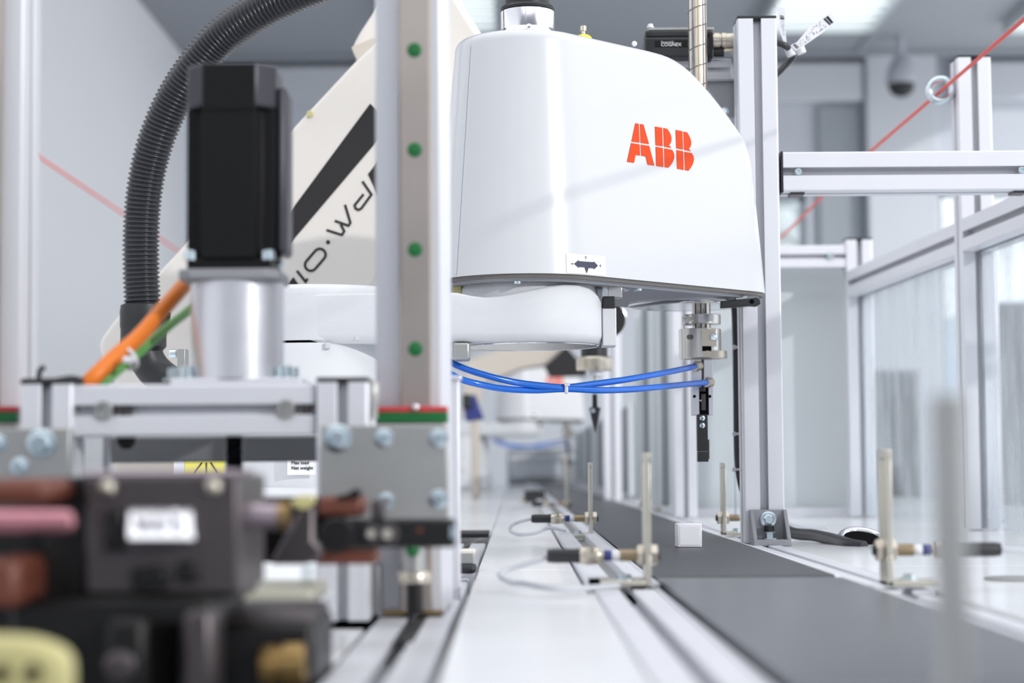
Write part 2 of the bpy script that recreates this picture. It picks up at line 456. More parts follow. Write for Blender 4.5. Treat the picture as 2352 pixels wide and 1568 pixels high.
# raised cable channels (open tubes) in the middle
def channel(x0, x1, y0, y1, z0, z1, label):
    w = .0014; m = MB()
    m.box(x0, x0 + w, y0, y1, z0, z1).box(x1 - w, x1, y0, y1, z0, z1).box(x0 + w, x1 - w, y0, y1, z1 - w, z1).box(x0 + w, x1 - w, y0, y1, z0, z0 + w)
    t = thing('cable_channel', label, 'channel', ((x0 + x1) / 2, y0, z0))
    m.build('shell', 'aluminium', t, bev=.0005)
    MB().box(x0 + w, x1 - w, y0 + .004, y0 + .01, z0 + w, z1 - w).build('mouth_shade', 'black_hole', t)  # black plate stands for the dark inside of the open channel
channel(.0462, .0602, 1.255, 8.5, .891, .9025, 'open white cable channel with dark mouth, further from the belt')
channel(.0735, .0850, 1.250, 8.5, .891, .9025, 'open white cable channel with dark mouth, close beside the belt')
tag(MB().box(.0603, .0734, 1.27, 8.5, .889, .8945).build('slot_cover', 'galv'), 'grey slot strip sunk between the two raised channels', 'strip')
rail('belt_side_rail', 'thin grooved aluminium rail along the belt edge near the sensors', .0866, .0925, 1.24, 8.5, .8985, 'N')
tag(MB().box(.0886, .0912, .42, 1.238, .884, .8965).build('belt_side_strip', 'aluminium', bev=.0004), 'narrow metal strip beside the near end of the grey belt', 'strip')

def conveyor(label, y0, y1, near_end):
    t = thing('conveyor', label, 'conveyor', (.155, y0, .86))
    x0, x1 = .0945, .2160; r = .011
    n = 10; sec = []
    for k in range(n + 1):
        a = math.pi / 2 + math.pi * k / n
        sec.append((y0 + r + r * math.cos(a), TB - r + r * math.sin(a)))
    for k in range(n + 1):
        a = -math.pi / 2 + math.pi * k / n
        sec.append((y1 - r + r * math.cos(a), TB - r + r * math.sin(a)))
    m = MB().prism([(x0, y, z) for y, z in sec], (x1 - x0, 0, 0)); m.build('belt', 'belt_near_sheen' if near_end else 'belt', t, ang=50)
    MB().box(x0 - .001, x1 + .001, y0 + .02, y1 - .02, .8435, .8775).build('bed', 'grey_bar', t)
    return t
YS = PZ(1700, 1322, TB).y
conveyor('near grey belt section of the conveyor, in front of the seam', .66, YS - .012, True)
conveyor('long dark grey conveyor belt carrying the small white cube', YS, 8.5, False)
tag(MB().box(.2170, .2262, .42, 8.5, .880, ZT + .0005).build('belt_edge_strip', 'panel_white', bev=.0005), 'white edge strip along the far side of the belt', 'strip')
rail('aluminium_rail', 'low grooved aluminium rail beyond the belt, under the tall post', .2265, .2600, 1.20, 8.5, ZT - .001)
rail('aluminium_rail', 'low grooved aluminium rail beyond the belt, near the blurred metal bar', .2265, .2600, .42, 1.19, ZT - .004)

# small white cube on the belt
cy = PZ(1586, 1257, TB).y
a = P(1556, 1257, cy); b = P(1612, 1204, cy)
cu = thing('calibration_cube', 'small white paper cube standing on the dark belt', 'cube', (a.x, cy, TB))
s = b.x - a.x
MB().box(a.x, b.x, cy, cy + s, TB, TB + s * .97).build('core', 'cube_white', cu, bev=.0012)
e = .0022
MB().box(a.x + e, b.x - e, cy - .0004, cy, TB + e, TB + s * .97 - e).build('front_sheet', 'tag_white', cu, bev=.0002)
MB().box(a.x - .0004, a.x, cy + .001, cy + s - .001, TB + .001, TB + s * .96).build('side_flap', 'label_white', cu)

# recess with a small block left of the panel
rc = thing('clamp_stop', 'small clear block on a dark foot in the recess beside the lift column', 'clamp', tuple(P(1075, 1318, 1.46)))
MB().fbox(1052, 1262, 1090, 1296, 1.46, .02).build('block', 'galv', rc, bev=.001)
MB().fbox(1052, 1262, 1091, 1272, 1.459, .022).build('cap', 'beige', rc, bev=.001)
MB().fbox(1050, 1296, 1094, 1318, 1.455, .03).build('foot', 'black_plastic', rc, bev=.003)
rail('aluminium_rail', 'short dark-slotted rail in the recess beside the white panel', -.0725, -.0330, 1.52, 2.1, .8915)
tag(MB().box(-.083, -.0305, 2.16, 2.27, .8955, .9005).build('recess_lip', 'black_plastic', bev=.001), 'black strip closing the recess beside the white panel', 'strip')

# ------------------------------------------------------------------ sensor brackets with sensors
def sensor_station(Y, xbar, ztop, zs, sgn, lab_b, lab_s, cable, long_plug=False, gap=.002, scale=1.0, nofoot=False):
    """sgn -1: sensor body points to -X.  bar stands at xbar"""
    th = .0038; wd = .026; zb = ZT + .001
    b = thing('sensor_bracket', lab_b, 'bracket', (xbar, Y, zb), 'slotted sensor brackets along the belt')
    y0, y1 = Y - wd / 2, Y + wd / 2; so = .0042
    m = MB()
    zlo, zhi = zb + .02, ztop - .006
    m.box(xbar - th / 2, xbar + th / 2, y0, Y - so, zlo, zhi).box(xbar - th / 2, xbar + th / 2, Y + so, y1, zlo, zhi)
    m.box(xbar - th / 2, xbar + th / 2, y0, y1, zb, zlo).box(xbar - th / 2, xbar + th / 2, y0, y1, zhi, ztop)
    m.build('upright', 'zinc_yellow', b, bev=.0005)
    if not nofoot:
        MB().box(xbar - th / 2, xbar + sgn * .030, y0, y1, zb, zb + th).build('foot', 'zinc_yellow', b, bev=.0008)
        bolt(b, (xbar + sgn * .014, Y, zb + th), (0, 0, 1), .004)
    s = thing('proximity_sensor', lab_s, 'sensor', (xbar, Y, zs), 'threaded sensors with black plugs')
    X = Vector((sgn, 0, 0)); o = Vector((xbar, Y, zs)); k = scale
    def cyl(name, a, e, r, m, n=24, prof=None):
        return MB().lathe(o + X * a * k, X, prof or [(r * .9 * k, 0), (r * k, .0006), (r * k, (e - a) * k - .0006), (r * .9 * k, (e - a) * k)], n).build(name, m, s)
    cyl('sensing_tip', -.0085, -.006, .0034, 'black_plastic')
    for k2, (a, e) in enumerate(((-.0068, -.002), (.002, .0062))): cyl('nut', a, e, .0070, 'nickel', 6)
    cyl('thread', -.007, .0175, .0036, 'brass_thread')
    n = 9
    for j in range(n): cyl('thread_ridge', .0066 + j * .0012, .0072 + j * .0012, .0039, 'brass_thread', 16)
    cyl('status_window', .0175, .0225, .0034, 'tie_white')
    cyl('blue_band', .0225, .0278, .0035, 'led_blue')
    cyl('collar', .0278, .0300, .0030, 'nickel')
    kn = cyl('knurled_nut', .0300, .0430, .0056, 'nickel', prof=[(.0050, 0), (.0056, .0008), (.0056, .004), (.0050, .0045), (.0050, .006), (.0056, .0065), (.0056, .0122), (.0050, .013)])
    for j in range(18):
        a = 2 * math.pi * j / 18
        p = o + X * .0365 + Vector((0, math.cos(a), math.sin(a))) * .0056
        MB().box(p.x - .0028, p.x + .0028, p.y - .0004, p.y + .0004, p.z - .0004, p.z + .0004).build('knurl_rib', 'nickel', kn)
    L = .072 if long_plug else .0640
    cyl('plug', .0430, L, .0047, 'black_plastic', prof=[(.0049, 0), (.0049, .001), (.0046, .003), (.0046, L - .043 - .003), (.0042, L - .043 - .002), (.0042, L - .043)])
    pts = [o + X * (L - .002)] + [Vector(c) for c in cable]
    MB().tube(smooth_path(pts, 8), .0019, 10).build('cable', 'cable_grey', s)
    return b, s
Y1 = 1.235
x1 = P(1485, 1200, Y1).x
sensor_station(Y1, x1, P(1485, 1040, Y1).z, P(1440, 1275, Y1).z, -1,
   'slotted steel bracket standing before the belt with nearest sensor', 'sensor with black plug pointing away from belt, nearest the camera',
   [P(1218, 1292, Y1), P(1165, 1308, Y1), P(1148, 1322, Y1 - .01), P(1175, 1338, 1.19), P(1200, 1340, 1.16), P(1290, 1352, 1.14), P(1420, 1346, 1.17)])
Y2 = 2.08
x2 = P(1356, 1150, Y2).x
sensor_station(Y2, x2, P(1356, 1062, Y2).z, P(1340, 1190, Y2).z, -1,
   'slotted steel bracket standing midway along the belt near the white cube', 'sensor with black plug midway along the belt, second from camera',
   [P(1200, 1196, Y2), P(1176, 1206, Y2), P(1172, 1218, Y2 - .02), P(1190, 1227, 2.02), P(1230, 1224, 2.02), P(1262, 1212, 2.04), P(1300, 1218, 2.05)])
Y3 = 3.55
x3 = P(1301, 1130, Y3).x
sensor_station(Y3, x3, P(1301, 1040, Y3).z, P(1290, 1157, Y3).z, -1,
   'farthest slotted bracket, blurred, at the back of the belt', 'farthest blurred sensor beside the back of the belt',
   [P(1190, 1164, Y3), P(1172, 1175, Y3), P(1180, 1178, 3.5)])
Y4 = 2.12
sensor_station(Y4, P(1661, 1150, Y4).x, P(1661, 1062, Y4).z, P(1661, 1189, Y4).z, 1,
   'slotted bracket right beside the tall post across the belt', 'sensor half hidden behind the tall aluminium post',
   [P(1790, 1195, Y4), P(1850, 1210, Y4 + .02), P(1900, 1212, Y4 + .05)])
Y5 = 1.215
sensor_station(Y5, P(2034, 1200, Y5).x, P(2034, 1032, Y5).z, P(2030, 1263, Y5).z, 1,
   'slotted bracket with rounded end across the belt from nearest sensor', 'sensor whose black plug passes behind the blurred bar',
   [P(2320, 1263, Y5), P(2420, 1270, Y5), P(2560, 1290, Y5)], long_plug=True)
# very blurred bar close to the camera, standing before the near end of the belt
Y6 = .50
nb = thing('metal_bar', 'very blurred upright grey metal bar close to the camera', 'bar', (P(2190, 1568, Y6).x, Y6, .843))
xb = P(2188, 1200, Y6).x
m = MB().box(xb - .0036, xb + .0036, Y6 - .004, Y6 + .008, .847, P(2188, 905, Y6).z)
m.build('upright', 'galv', nb, bev=.001)
MB().box(xb - .02, xb + .02, Y6 - .012, Y6 + .02, .8435, .8515).build('foot', 'zinc_yellow', nb, bev=.001)
bolt(nb, (xb + .012, Y6, .8515), (0, 0, 1), .004)

# ------------------------------------------------------------------ white four-axis robot
EL = Vector((.010, 1.733)); UU = Vector((.70711, .70711)); NN = Vector((.70711, -.70711))
Z0 = 1.1417; RA = .081; DR = .086; T0 = .2354; RCN = .040; WC = .041
ZTAB = [(-.2, 1.362), (.112, 1.362), (.132, 1.3612), (.149, 1.358), (.166, 1.351), (.185, 1.339), (.205, 1.3245), (.224, 1.3085), (.237, 1.2965), (.246, 1.285), (.256, 1.268), (.2754, 1.225)]
def ztop(t):
    for (a, za), (b, zb) in zip(ZTAB, ZTAB[1:]):
        if t <= b: return za + (zb - za) * max(0, (t - a)) / (b - a)
    return ZTAB[-1][1]
def half_outline(d, n1=22, n2=26, n3=10, n4=5):
    r = RA - d; q = []
    for k in range(n1 + 1):
        a = math.pi - math.pi / 2 * k / n1; q.append((r * math.cos(a), r * math.sin(a)))
    for k in range(1, n2 + 1): q.append((T0 * k / n2, r))
    rc = RCN - d
    for k in range(1, n3 + 1):
        a = math.pi / 2 - math.pi / 2 * k / n3; q.append((T0 + rc * math.cos(a), WC + rc * math.sin(a)))
    for k in range(1, n4 + 1): q.append((T0 + rc, WC * (1 - k / n4)))
    return q
def arm_pt(t, w, z):
    p = EL + UU * t + NN * w; return Vector((p.x, p.y, z))
def full(q): return q + [(t, -w) for t, w in q[-2:0:-1]]
def loft(rings, close_first=True, close_last=True):
    n = len(rings[0]); vs = [p for r in rings for p in r]; fs = []
    for i in range(len(rings) - 1):
        for k in range(n):
            j = (k + 1) % n; fs.append((i * n + k, i * n + j, (i + 1) * n + j, (i + 1) * n + k))
    if close_first: fs.append(tuple(range(n))[::-1])
    if close_last: fs.append(tuple(range((len(rings) - 1) * n, len(rings) * n)))
    return MB().add(vs, fs)
def cover_mesh():
    base = half_outline(0)
    ZL = [ztop(t) for t, w in full(base)]
    rings = []; RE = .010
    lv = [0, .004 / .2] + [k / 14 for k in range(1, 15)]
    N = len(full(base))
    for v in lv:
        ring = []
        fz = [Z0 + v * (ZL[i] - RE - Z0) for i in range(N)]
        cache = {}
        for i in range(N):
            d = DR * (fz[i] - Z0); key = round(d, 5)
            if key not in cache: cache[key] = full(half_outline(d))
            t, w = cache[key][i]; ring.append(arm_pt(t, w, fz[i]))
        rings.append(ring)
    for k in range(1, 7):
        a = math.pi / 2 * k / 6; ring = []; cache = {}
        for i in range(N):
            z = ZL[i] - RE + RE * math.sin(a); d = DR * (ZL[i] - RE - Z0) + RE * (1 - math.cos(a)); key = round(d, 5)
            if key not in cache: cache[key] = full(half_outline(d))
            t, w = cache[key][i]; ring.append(arm_pt(t, w, z))
        rings.append(ring)
    last = []
    for i in range(N):
        d = DR * (ZL[i] - RE - Z0) + RE
        last.append(full(half_outline(d))[i])
    for c in (.85, .6, .3, .02):
        rings.append([arm_pt(t, w * c, ZL[i] + .0006 * (1 - c)) for i, (t, w) in enumerate(last)])
    return loft(rings)
def cover_hit(px, py, off=.0004):
    v = ray(px, py); lo, hi = 1.6, 2.0
    def inside(Y):
        p = CAM + v * (Y / v.y); q = Vector((p.x, p.y)) - EL; t = q.dot(UU); w = q.dot(NN)
        r = RA - DR * (p.z - Z0)
        return (t * t + w * w < r * r) if t < 0 else w < r
    for _ in range(40):
        m = (lo + hi) / 2
        if inside(m): hi = m
        else: lo = m
    return CAM + v * ((hi / v.y)) - v.normalized() * off

BX, BY = -.182, 1.765
sc = thing('scara_robot', 'large white four-axis robot arm with red-orange ABB logo on its cover', 'robot', (BX, BY, ZT))
cov = cover_mesh().build('arm_cover', 'white_gloss', sc, ang=55)
# logo letters
def zl(x, y): return (1420 + x / 10.455, 260 + y / 10.455)
def arc3(p0, pm, p1, n=10):
    out = []
    for k in range(n + 1):
        t = k / n
        c = (2 * pm[0] - .5 * (p0[0] + p1[0]), 2 * pm[1] - .5 * (p0[1] + p1[1]))
        out.append(((1 - t) ** 2 * p0[0] + 2 * t * (1 - t) * c[0] + t * t * p1[0], (1 - t) ** 2 * p0[1] + 2 * t * (1 - t) * c[1] + t * t * p1[1]))
    return out
LA = [[(405, 240), (490, 257), (505, 705), (312, 680)], [(520, 260), (600, 273), (732, 742), (535, 712)],
      [(303, 717), (507, 750), (517, 1016), (410, 1000), (373, 1190), (205, 1166)], [(537, 755), (738, 786), (860, 1256), (702, 1235), (652, 1036), (547, 1022)]]
LB = [[(876, 322), (1048, 350), (1063, 793), (892, 767)],
      [(1078, 356)] + arc3((1165, 373), (1272, 590), (1213, 775)) + [(1245, 800), (1266, 832), (1096, 802)],
      [(893, 806), (1065, 836), (1080, 1292), (909, 1264)],
      [(1098, 845)] + arc3((1285, 878), (1336, 1080), (1200, 1309), 12) + [(1112, 1295)]]
LC = [[(1373, 402), (1536, 434), (1550, 870), (1390, 842)],
      [(1564, 441)] + arc3((1645, 459), (1746, 690), (1688, 858)) + [(1722, 886), (1738, 912), (1578, 880)],
      [(1392, 884), (1552, 914), (1568, 1361), (1409, 1333)],
      [(1584, 924)] + arc3((1760, 960), (1806, 1150), (1680, 1383), 12) + [(1600, 1366)]]
nfront = Vector((NN.x, NN.y, DR)).normalized()
for L in (LA, LB, LC):
    m = MB()
    for pc in L: m.prism([cover_hit(*zl(x, y), off=.0) + nfront * .0002 for x, y in pc], nfront * .0003)
    m.build('logo_letter', 'logo_orange', cov, smooth=False)
# axis sticker with double arrow
g = []; NX, NY = 16, 4
for j in range(NY + 1):
    for i in range(NX + 1):
        u = i / NX; v = j / NY
        x = 1300 + (1390 - 1300) * u + 2 * v; y = 581 + 7.5 * u + (52 - 1.5 * u) * v - (0 if v < 1 else 2)
        g.append(cover_hit(x, min(y, 627 + 8 * max(0, u - .2)), .0005))
st = MB().add(g, [(j * (NX + 1) + i, j * (NX + 1) + i + 1, (j + 1) * (NX + 1) + i + 1, (j + 1) * (NX + 1) + i) for j in range(NY) for i in range(NX)]).build('axis_sticker', 'label_white', cov)
def z3(x, y): return (1040 + x / 5.8075, 560 + y / 5.8075)
def stk(polys, name, m='ink_blue'):
    b = MB()
    for pl in polys:
        b.prism([cover_hit(*z3(x, y), off=.0012) for x, y in pl], (0, -.0002, 0))
    b.build(name, m, st, smooth=False)
stk([[(1622, 262), (1680, 212), (1680, 228), (1780, 236), (1780, 312), (1680, 306), (1688, 322)], [(1780, 236), (1880, 243), (1880, 230), (1938, 290), (1888, 338), (1880, 325), (1812, 320), (1790, 392), (1762, 314), (1780, 312)]], 'arrow')
stk([[(1580, 258), (1614, 260), (1614, 271), (1580, 269)]], 'minus_sign')
stk([[(1956, 288), (1985, 290), (1985, 295), (1956, 293)], [(1968, 268), (1973, 268), (1973, 312), (1968, 312)]], 'plus_sign')
stk([[(1762, 160), (1767, 160), (1780, 184), (1775, 186)], [(1788, 162), (1793, 162), (1778, 188), (1774, 184)], [(1774, 184), (1779, 184), (1778, 206), (1774, 206)]], 'letter_y')
# seam strip on the rounded end of the cover
sm = MB()
def surf(ang, z, off=.0003):
    r = RA - DR * (z - Z0) + off; return Vector((EL.x + r * math.cos(ang), EL.y + r * math.sin(ang), z))
for k in range(20):
    za, zb = Z0 + .002 + (ZTAB[0][1] - .014 - Z0) * k / 20, Z0 + .002 + (ZTAB[0][1] - .014 - Z0) * (k + 1) / 20
    a0, a1 = math.radians(218), math.radians(221.5)
    sm.add([surf(a0, za), surf(a1, za), surf(a1, zb), surf(a0, zb)], [(0, 1, 2, 3)])
sm.build('seam_strip', 'panel_grey', cov)

# gasket and cast underside of the upper arm
def plate(name, d0, z0, z1, m, d1=None, parent=sc):
    a = [arm_pt(t, w, z1) for t, w in full(half_outline(d0))]; b = [arm_pt(t, w, z0) for t, w in full(half_outline(d0 if d1 is None else d1))]
    return loft([b, a]).build(name, m, parent)
plate('gasket', .0020, Z0 - .0035, Z0 + .002, 'gasket')
plate('under_casting', .0055, Z0 - .0062, Z0 - .0030, 'cast_alu', .007)
SH = EL + UU * .25
shx, shy = SH.x, SH.y
MB().lathe((shx - .012, shy - .012, Z0 - .0062), (0, 0, -1), [(.062, 0), (.062, .002), (.059, .0035), (.040, .0036)], 48).build('end_casting', 'polished', sc)
for t, w in ((-.055, .045), (.075, .070), (.232, .066), (.262, .03)):
    c = arm_pt(t, w, Z0 - .0060)
    socket_screw(sc, c, (0, 0, -1), .0036, 'screw', 'zinc', .0025)
MB().lathe(arm_pt(.065, .052, Z0 - .0062), (0, 0, -1), [(.012, 0), (.012, .0012), (.008, .0013), (.008, .0003)], 24).build('plug_ring', 'polished', sc)
# lamp-like black lever at the arm end
a = P(1657, 690, 1.90); b = P(1745, 690, 1.90)
MB().fpoly([(1656, 691), (1728, 684), (1738, 682), (1746, 687), (1747, 698), (1738, 703), (1720, 702), (1656, 707)], 1.832, .010).build('end_switch', 'black_plastic', sc, bev=.0008)
MB().cyl((P(1727, 692, 1.8315)), P(1727, 692, 1.8315) + Vector((0, .004, 0)), .0022).build('switch_hole', 'black_hole', sc)
MB().box(P(1690, 690, 1.84).x, P(1716, 690, 1.84).x, 1.838, 1.850, P(1716, 688, 1.84).z, Z0 - .0045).build('switch_mount', 'polished', sc)
# elbow neck and lower arm
MB().lathe((EL.x, EL.y, 1.088), (0, 0, 1), [(.0655, 0), (.0655, .044), (.0640, .0465), (.0640, Z0 - .0035 - 1.088)], 56).build('elbow_neck', 'white_cast', sc)
MB().torus((EL.x, EL.y, Z0 - .0042), (0, 0, 1), .0662, .0012, 56, 8).build('seal_ring', 'polished', sc)
ZA0 = 1.0835
def lower_arm():
    # outline around EL (radius .070) and base joint (radius .088)
    c0 = Vector((EL.x, EL.y)); c1 = Vector((BX, BY)); d = (c1 - c0); L = d.length; ax = d / L; nn = Vector((-ax.y, ax.x))
    if nn.y > 0: nn = -nn
    r0, r1 = .0705, .0860; q = []
    for k in range(29):
        a = -math.pi / 2 - 0 + math.pi * k / 28
        p = c0 + (-ax) * (r0 * math.cos(a)) + nn * (-r0 * math.sin(a)); q.append(p)
    for k in range(1, 12):
        u = k / 12; q.append(c0 + ax * L * u - nn * (r0 + (r1 - r0) * u))
    for k in range(29):
        a = math.pi / 2 + math.pi * k / 28
        p = c1 + (-ax) * (r1 * math.cos(a)) + nn * (-r1 * math.sin(a)); q.append(p)
    for k in range(1, 16):
        u = 1 - k / 16; q.append(c0 + ax * L * u + nn * (r0 + (r1 - r0) * u))
    # height of the side wall as seen along X
    tab = [(-.40, 1.1275), (-.075, 1.1275), (-.058, 1.1272), (-.045, 1.1262), (-.036, 1.1232), (-.022, 1.1220), (-.008, 1.1238), (.010, 1.1275), (.030, 1.1316), (.045, 1.1335), (.058, 1.1338), (.068, 1.1318), (.075, 1.127), (.0785, 1.122), (.0806, 1.112), (.09, 1.108)]
    def zt(x):
        for (a, za), (b, zb) in zip(tab, tab[1:]):
            if x <= b:
                t = max(0, (x - a) / (b - a)); return za + (zb - za) * t
        return tab[-1][1]
    cen = Vector((sum(p.x for p in q) / len(q), sum(p.y for p in q) / len(q)))
    def inset(p, d):
        # move toward the spine between the joints
        u = max(0, min(1, (p - c0).dot(ax) / L)); s = c0 + ax * L * u; v = (p - s)
        return s + v * (1 - d / v.length)
    rings = []
    for z, d in ((ZA0, .012), (ZA0, .006), (ZA0 + .0008, .003), (ZA0 + .006, 0.0006), (ZA0 + .008, 0)): rings.append([Vector((*inset(p, d), z)) for p in q])
    for f in (.35, .7, 1): rings.append([Vector((p.x, p.y, ZA0 + .008 + (zt(p.x) - .002 - ZA0 - .008) * f)) for p in q])
    rings.append([Vector((*inset(p, .0006), zt(p.x) - .0005)) for p in q])
    rings.append([Vector((*inset(p, .002), zt(p.x))) for p in q])
    rings.append([Vector((*inset(p, .004), zt(p.x) - .0002)) for p in q])
    rings.append([Vector((*inset(p, .006), min(zt(p.x) - .002, 1.118))) for p in q])
    return loft(rings)
lower_arm().build('lower_arm', 'white_cast', sc, ang=60)
MB().lathe((EL.x + .007, EL.y, ZA0 - .0008), (0, 0, 1), [(.0585, .0), (.0585, .0016)], 56).build('machined_face', 'machined', sc)
MB().torus((EL.x + .007, EL.y, ZA0 - .0004), (0, 0, 1), .0588, .0007, 56, 6).build('face_rim', 'polished', sc)
# mechanical stop at the elbow
MB().fbox(1384, 706, 1416, 794, 1.715, .030).build('stop_housing', 'white_cast', sc, bev=.001)
MB().fbox(1385, 680, 1413, 708, 1.714, .024).build('stop_bumper', 'black_plastic', sc, bev=.0008)
MB().fbox(1383, 655, 1396, 682, 1.716, .02).build('stop_plate', 'polished', sc, bev=.0005)
MB().fbox(1396.5, 655, 1429, 683, 1.718, .02).build('stop_plate', 'machined', sc, bev=.0005)
# yellow hose stub and metal block at the arm's near end
MB().fbox(1040, 644, 1060, 677, 1.700, .02).build('resin_stop', 'pale_yellow', sc, bev=.001)
MB().fbox(1040, 786, 1079, 826, 1.668, .03).build('valve_block', 'galv', sc, bev=.002)
# base joint, column and foot
zg = P(750, 782, BY - .086).z
MB().lathe((BX, BY, 1.118), (0, 0, 1), [(.086, -.001), (.0866, .010), (.0866, P(750, 662, BY - .086).z - 1.118), (.083, P(750, 651, BY - .086).z - 1.118), (.02, P(750, 651, BY - .086).z - 1.1165)], 64).build('joint_cap', 'white_cast', sc, ang=50)
MB().lathe((BX, BY, zg - .0016), (0, 0, 1), [(.0845, 0), (.0845, .004)], 64).build('joint_gap', 'black_hole', sc)
MB().lathe((BX, BY, zg), (0, 0, 1), [(.0868, .0006), (.0872, .002), (.0872, 1.119 - zg)], 64).build('joint_ring', 'white_cast', sc, ang=50)
MB().lathe((BX, BY, .955), (0, 0, 1), [(.0872, 0), (.0872, zg - .955 - .003), (.0865, zg - .955 - .0016)], 64).build('column', 'white_cast', sc, ang=50)
MB().fbox(816, 768, 826, 780, BY - .0895, .004).build('mark_notch', 'panel_grey', sc)
MB().fbox(747, 786, 758, 800, BY - .0895, .004).build('mark_notch', 'panel_grey', sc, bev=.0005)
MB().box(-.262, -.085, 1.672, 1.90, ZT, .958).build('foot_casting', 'white_cast', sc, bev=.006)
MB().box(-.2405, -.239, 1.668, 1.673, .90, .957).build('casting_rib', 'white_cast', sc)
MB().box(-.33, -.262, 1.70, 1.90, ZT, .965).build('connector_box', 'panel_grey', sc, bev=.004)
lab = MB().fbox(660, 1036, 727, 1090, 1.6715, .0004).build('rating_label', 'label_white', sc)
text_mesh('label_text', 'Max load', .0042, P(669, 1066, 1.671), (1, 0, 0), (0, 0, 1), 'ink', lab)
text_mesh('label_text', 'Net weight', .0042, P(669, 1078, 1.671), (1, 0, 0), (0, 0, 1), 'ink', lab)
wl = MB().fbox(424, 1040, 517, 1088, 1.699, .0006).build('warning_label', 'warn_yellow', sc)
for x0, x1 in ((464, 446), (474, 474), (484, 500)):
    MB().ribbon([P(x0, 1062, 1.6985), P(x1, 1086, 1.6985)], .0012, (0, -1, 0), .0002).build('warning_stroke', 'ink', wl)
MB().fbox(399, 1040, 423, 1090, 1.699, .004).build('connector_rail', 'aluminium', sc)
MB().fbox(407, 800, 425, 852, BY - .05, .02).build('side_bracket', 'galv', sc, bev=.0006)
c = P(405, 812, BY - .045)
socket_screw(sc, c, (-1, 0, 0), .004, 'screw', 'zinc', .006); 
# top flange, cap nut, status lamp
zc0 = 1.3622
MB().lathe((EL.x + .004, EL.y, zc0), (0, 0, 1), [(.0325, 0), (.032, .003), (.0250, .0095), (.0245, .011), (.0245, .0275), (.024, .028)], 48).build('hose_flange', 'polished', sc)
MB().lathe((EL.x + .004, EL.y, zc0 + .0275), (0, 0, 1), [(.0215, 0), (.0245, .001), (.0250, .003), (.0235, .005), (.0205, .0055), (.0205, .022), (.0215, .024), (.0215, .034)], 48).build('hose_socket', 'black_plastic', sc)
c = P(1215, 68, 1.700); c.z = zc0
MB().lathe((c.x, c.y, c.z - .001), (0, 0, 1), [(.0042, 0), (.0042, .004), (.0034, .0045), (.0034, .0075), (.0026, .0095), (.0012, .0105), (.0002, .0107)], 16).build('cap_nut', 'polished', sc)
c = P(1340, 84, 1.745); z0 = zc0 + .0025
MB().lathe((c.x, c.y, z0), (0, 0, 1), [(.0085, 0), (.0085, .002), (.0075, .0045), (.005, .0065), (.0005, .0072)], 28).build('status_lamp', 'plastic_yellow', sc)
MB().lathe((c.x, c.y + .003, z0 + .005), (0, 0, 1), [(.0032, 0), (.0032, .002), (.0028, .0025), (.0018, .003), (.0018, .006), (.0030, .0062), (.0030, .0105), (.0022, .011)], 18).build('air_valve', 'nickel', sc)
MB().cyl((c.x - .016, c.y, z0 + .003), (c.x - .004, c.y, z0 + .003), .0022).build('air_plug', 'black_plastic', sc)
for px, py, Y in ((1457, 98, 1.78),):
    c = P(px, py, Y); MB().sphere((c.x, c.y, c.z - .001), .0026, 12, 8).build('rubber_stud', 'label_white', sc)
# splined screw shaft
zt_, zb_ = 1.50, P(1612, 757, shy).z
MB().lathe((shx, shy, zb_), (0, 0, 1), [(.0094, 0), (.0094, zt_ - zb_)], 40).build('screw_shaft', 'shaft_steel', sc)
shf = sc.children[-1]
def helix(z0, z1, pitch, r, w, ph=0.0):
    m = MB(); n = int((z1 - z0) / pitch * 40); L = []
    for k in range(n + 1):
        z = z0 + (z1 - z0) * k / n; a = ph + 2 * math.pi * (z - z0) / pitch
        L.append((z, a))
    for k in range(n):
        (za, aa), (zb2, ab) = L[k], L[k + 1]; q = []
        for (z, a, dz) in ((za, aa, -w), (zb2, ab, -w), (zb2, ab, w), (za, aa, w)):
            q.append(Vector((shx + r * math.cos(a), shy + r * math.sin(a), z + dz)))
        m.add(q, [(0, 1, 2, 3)])
    return m
helix(1.28, 1.495, .020, .00955, .0007).build('screw_groove', 'gasket', shf)
for a in (200, 235, 268, 300, 325):
    a = math.radians(a); p = Vector((shx + .0094 * math.cos(a), shy + .0094 * math.sin(a), 0))
    MB().cyl(p + Vector((0, 0, 1.28)), p + Vector((0, 0, 1.496)), .0006, n=6).build('spline_groove', 'grease' if a > 4.4 and a < 5 else 'gasket', shf)
for a in (228, 262, 292):
    a = math.radians(a); p = Vector((shx + .0094 * math.cos(a), shy + .0094 * math.sin(a), 0))
    MB().cyl(p + Vector((0, 0, zb_)), p + Vector((0, 0, 1.14)), .0008, n=6).build('spline_groove', 'gasket', shf)
MB().box(shx - .0024, shx + .0006, shy - .0098, shy - .0085, P(0, 700, shy).z, 1.138).build('grease_smear', 'grease', shf, bev=.0003)

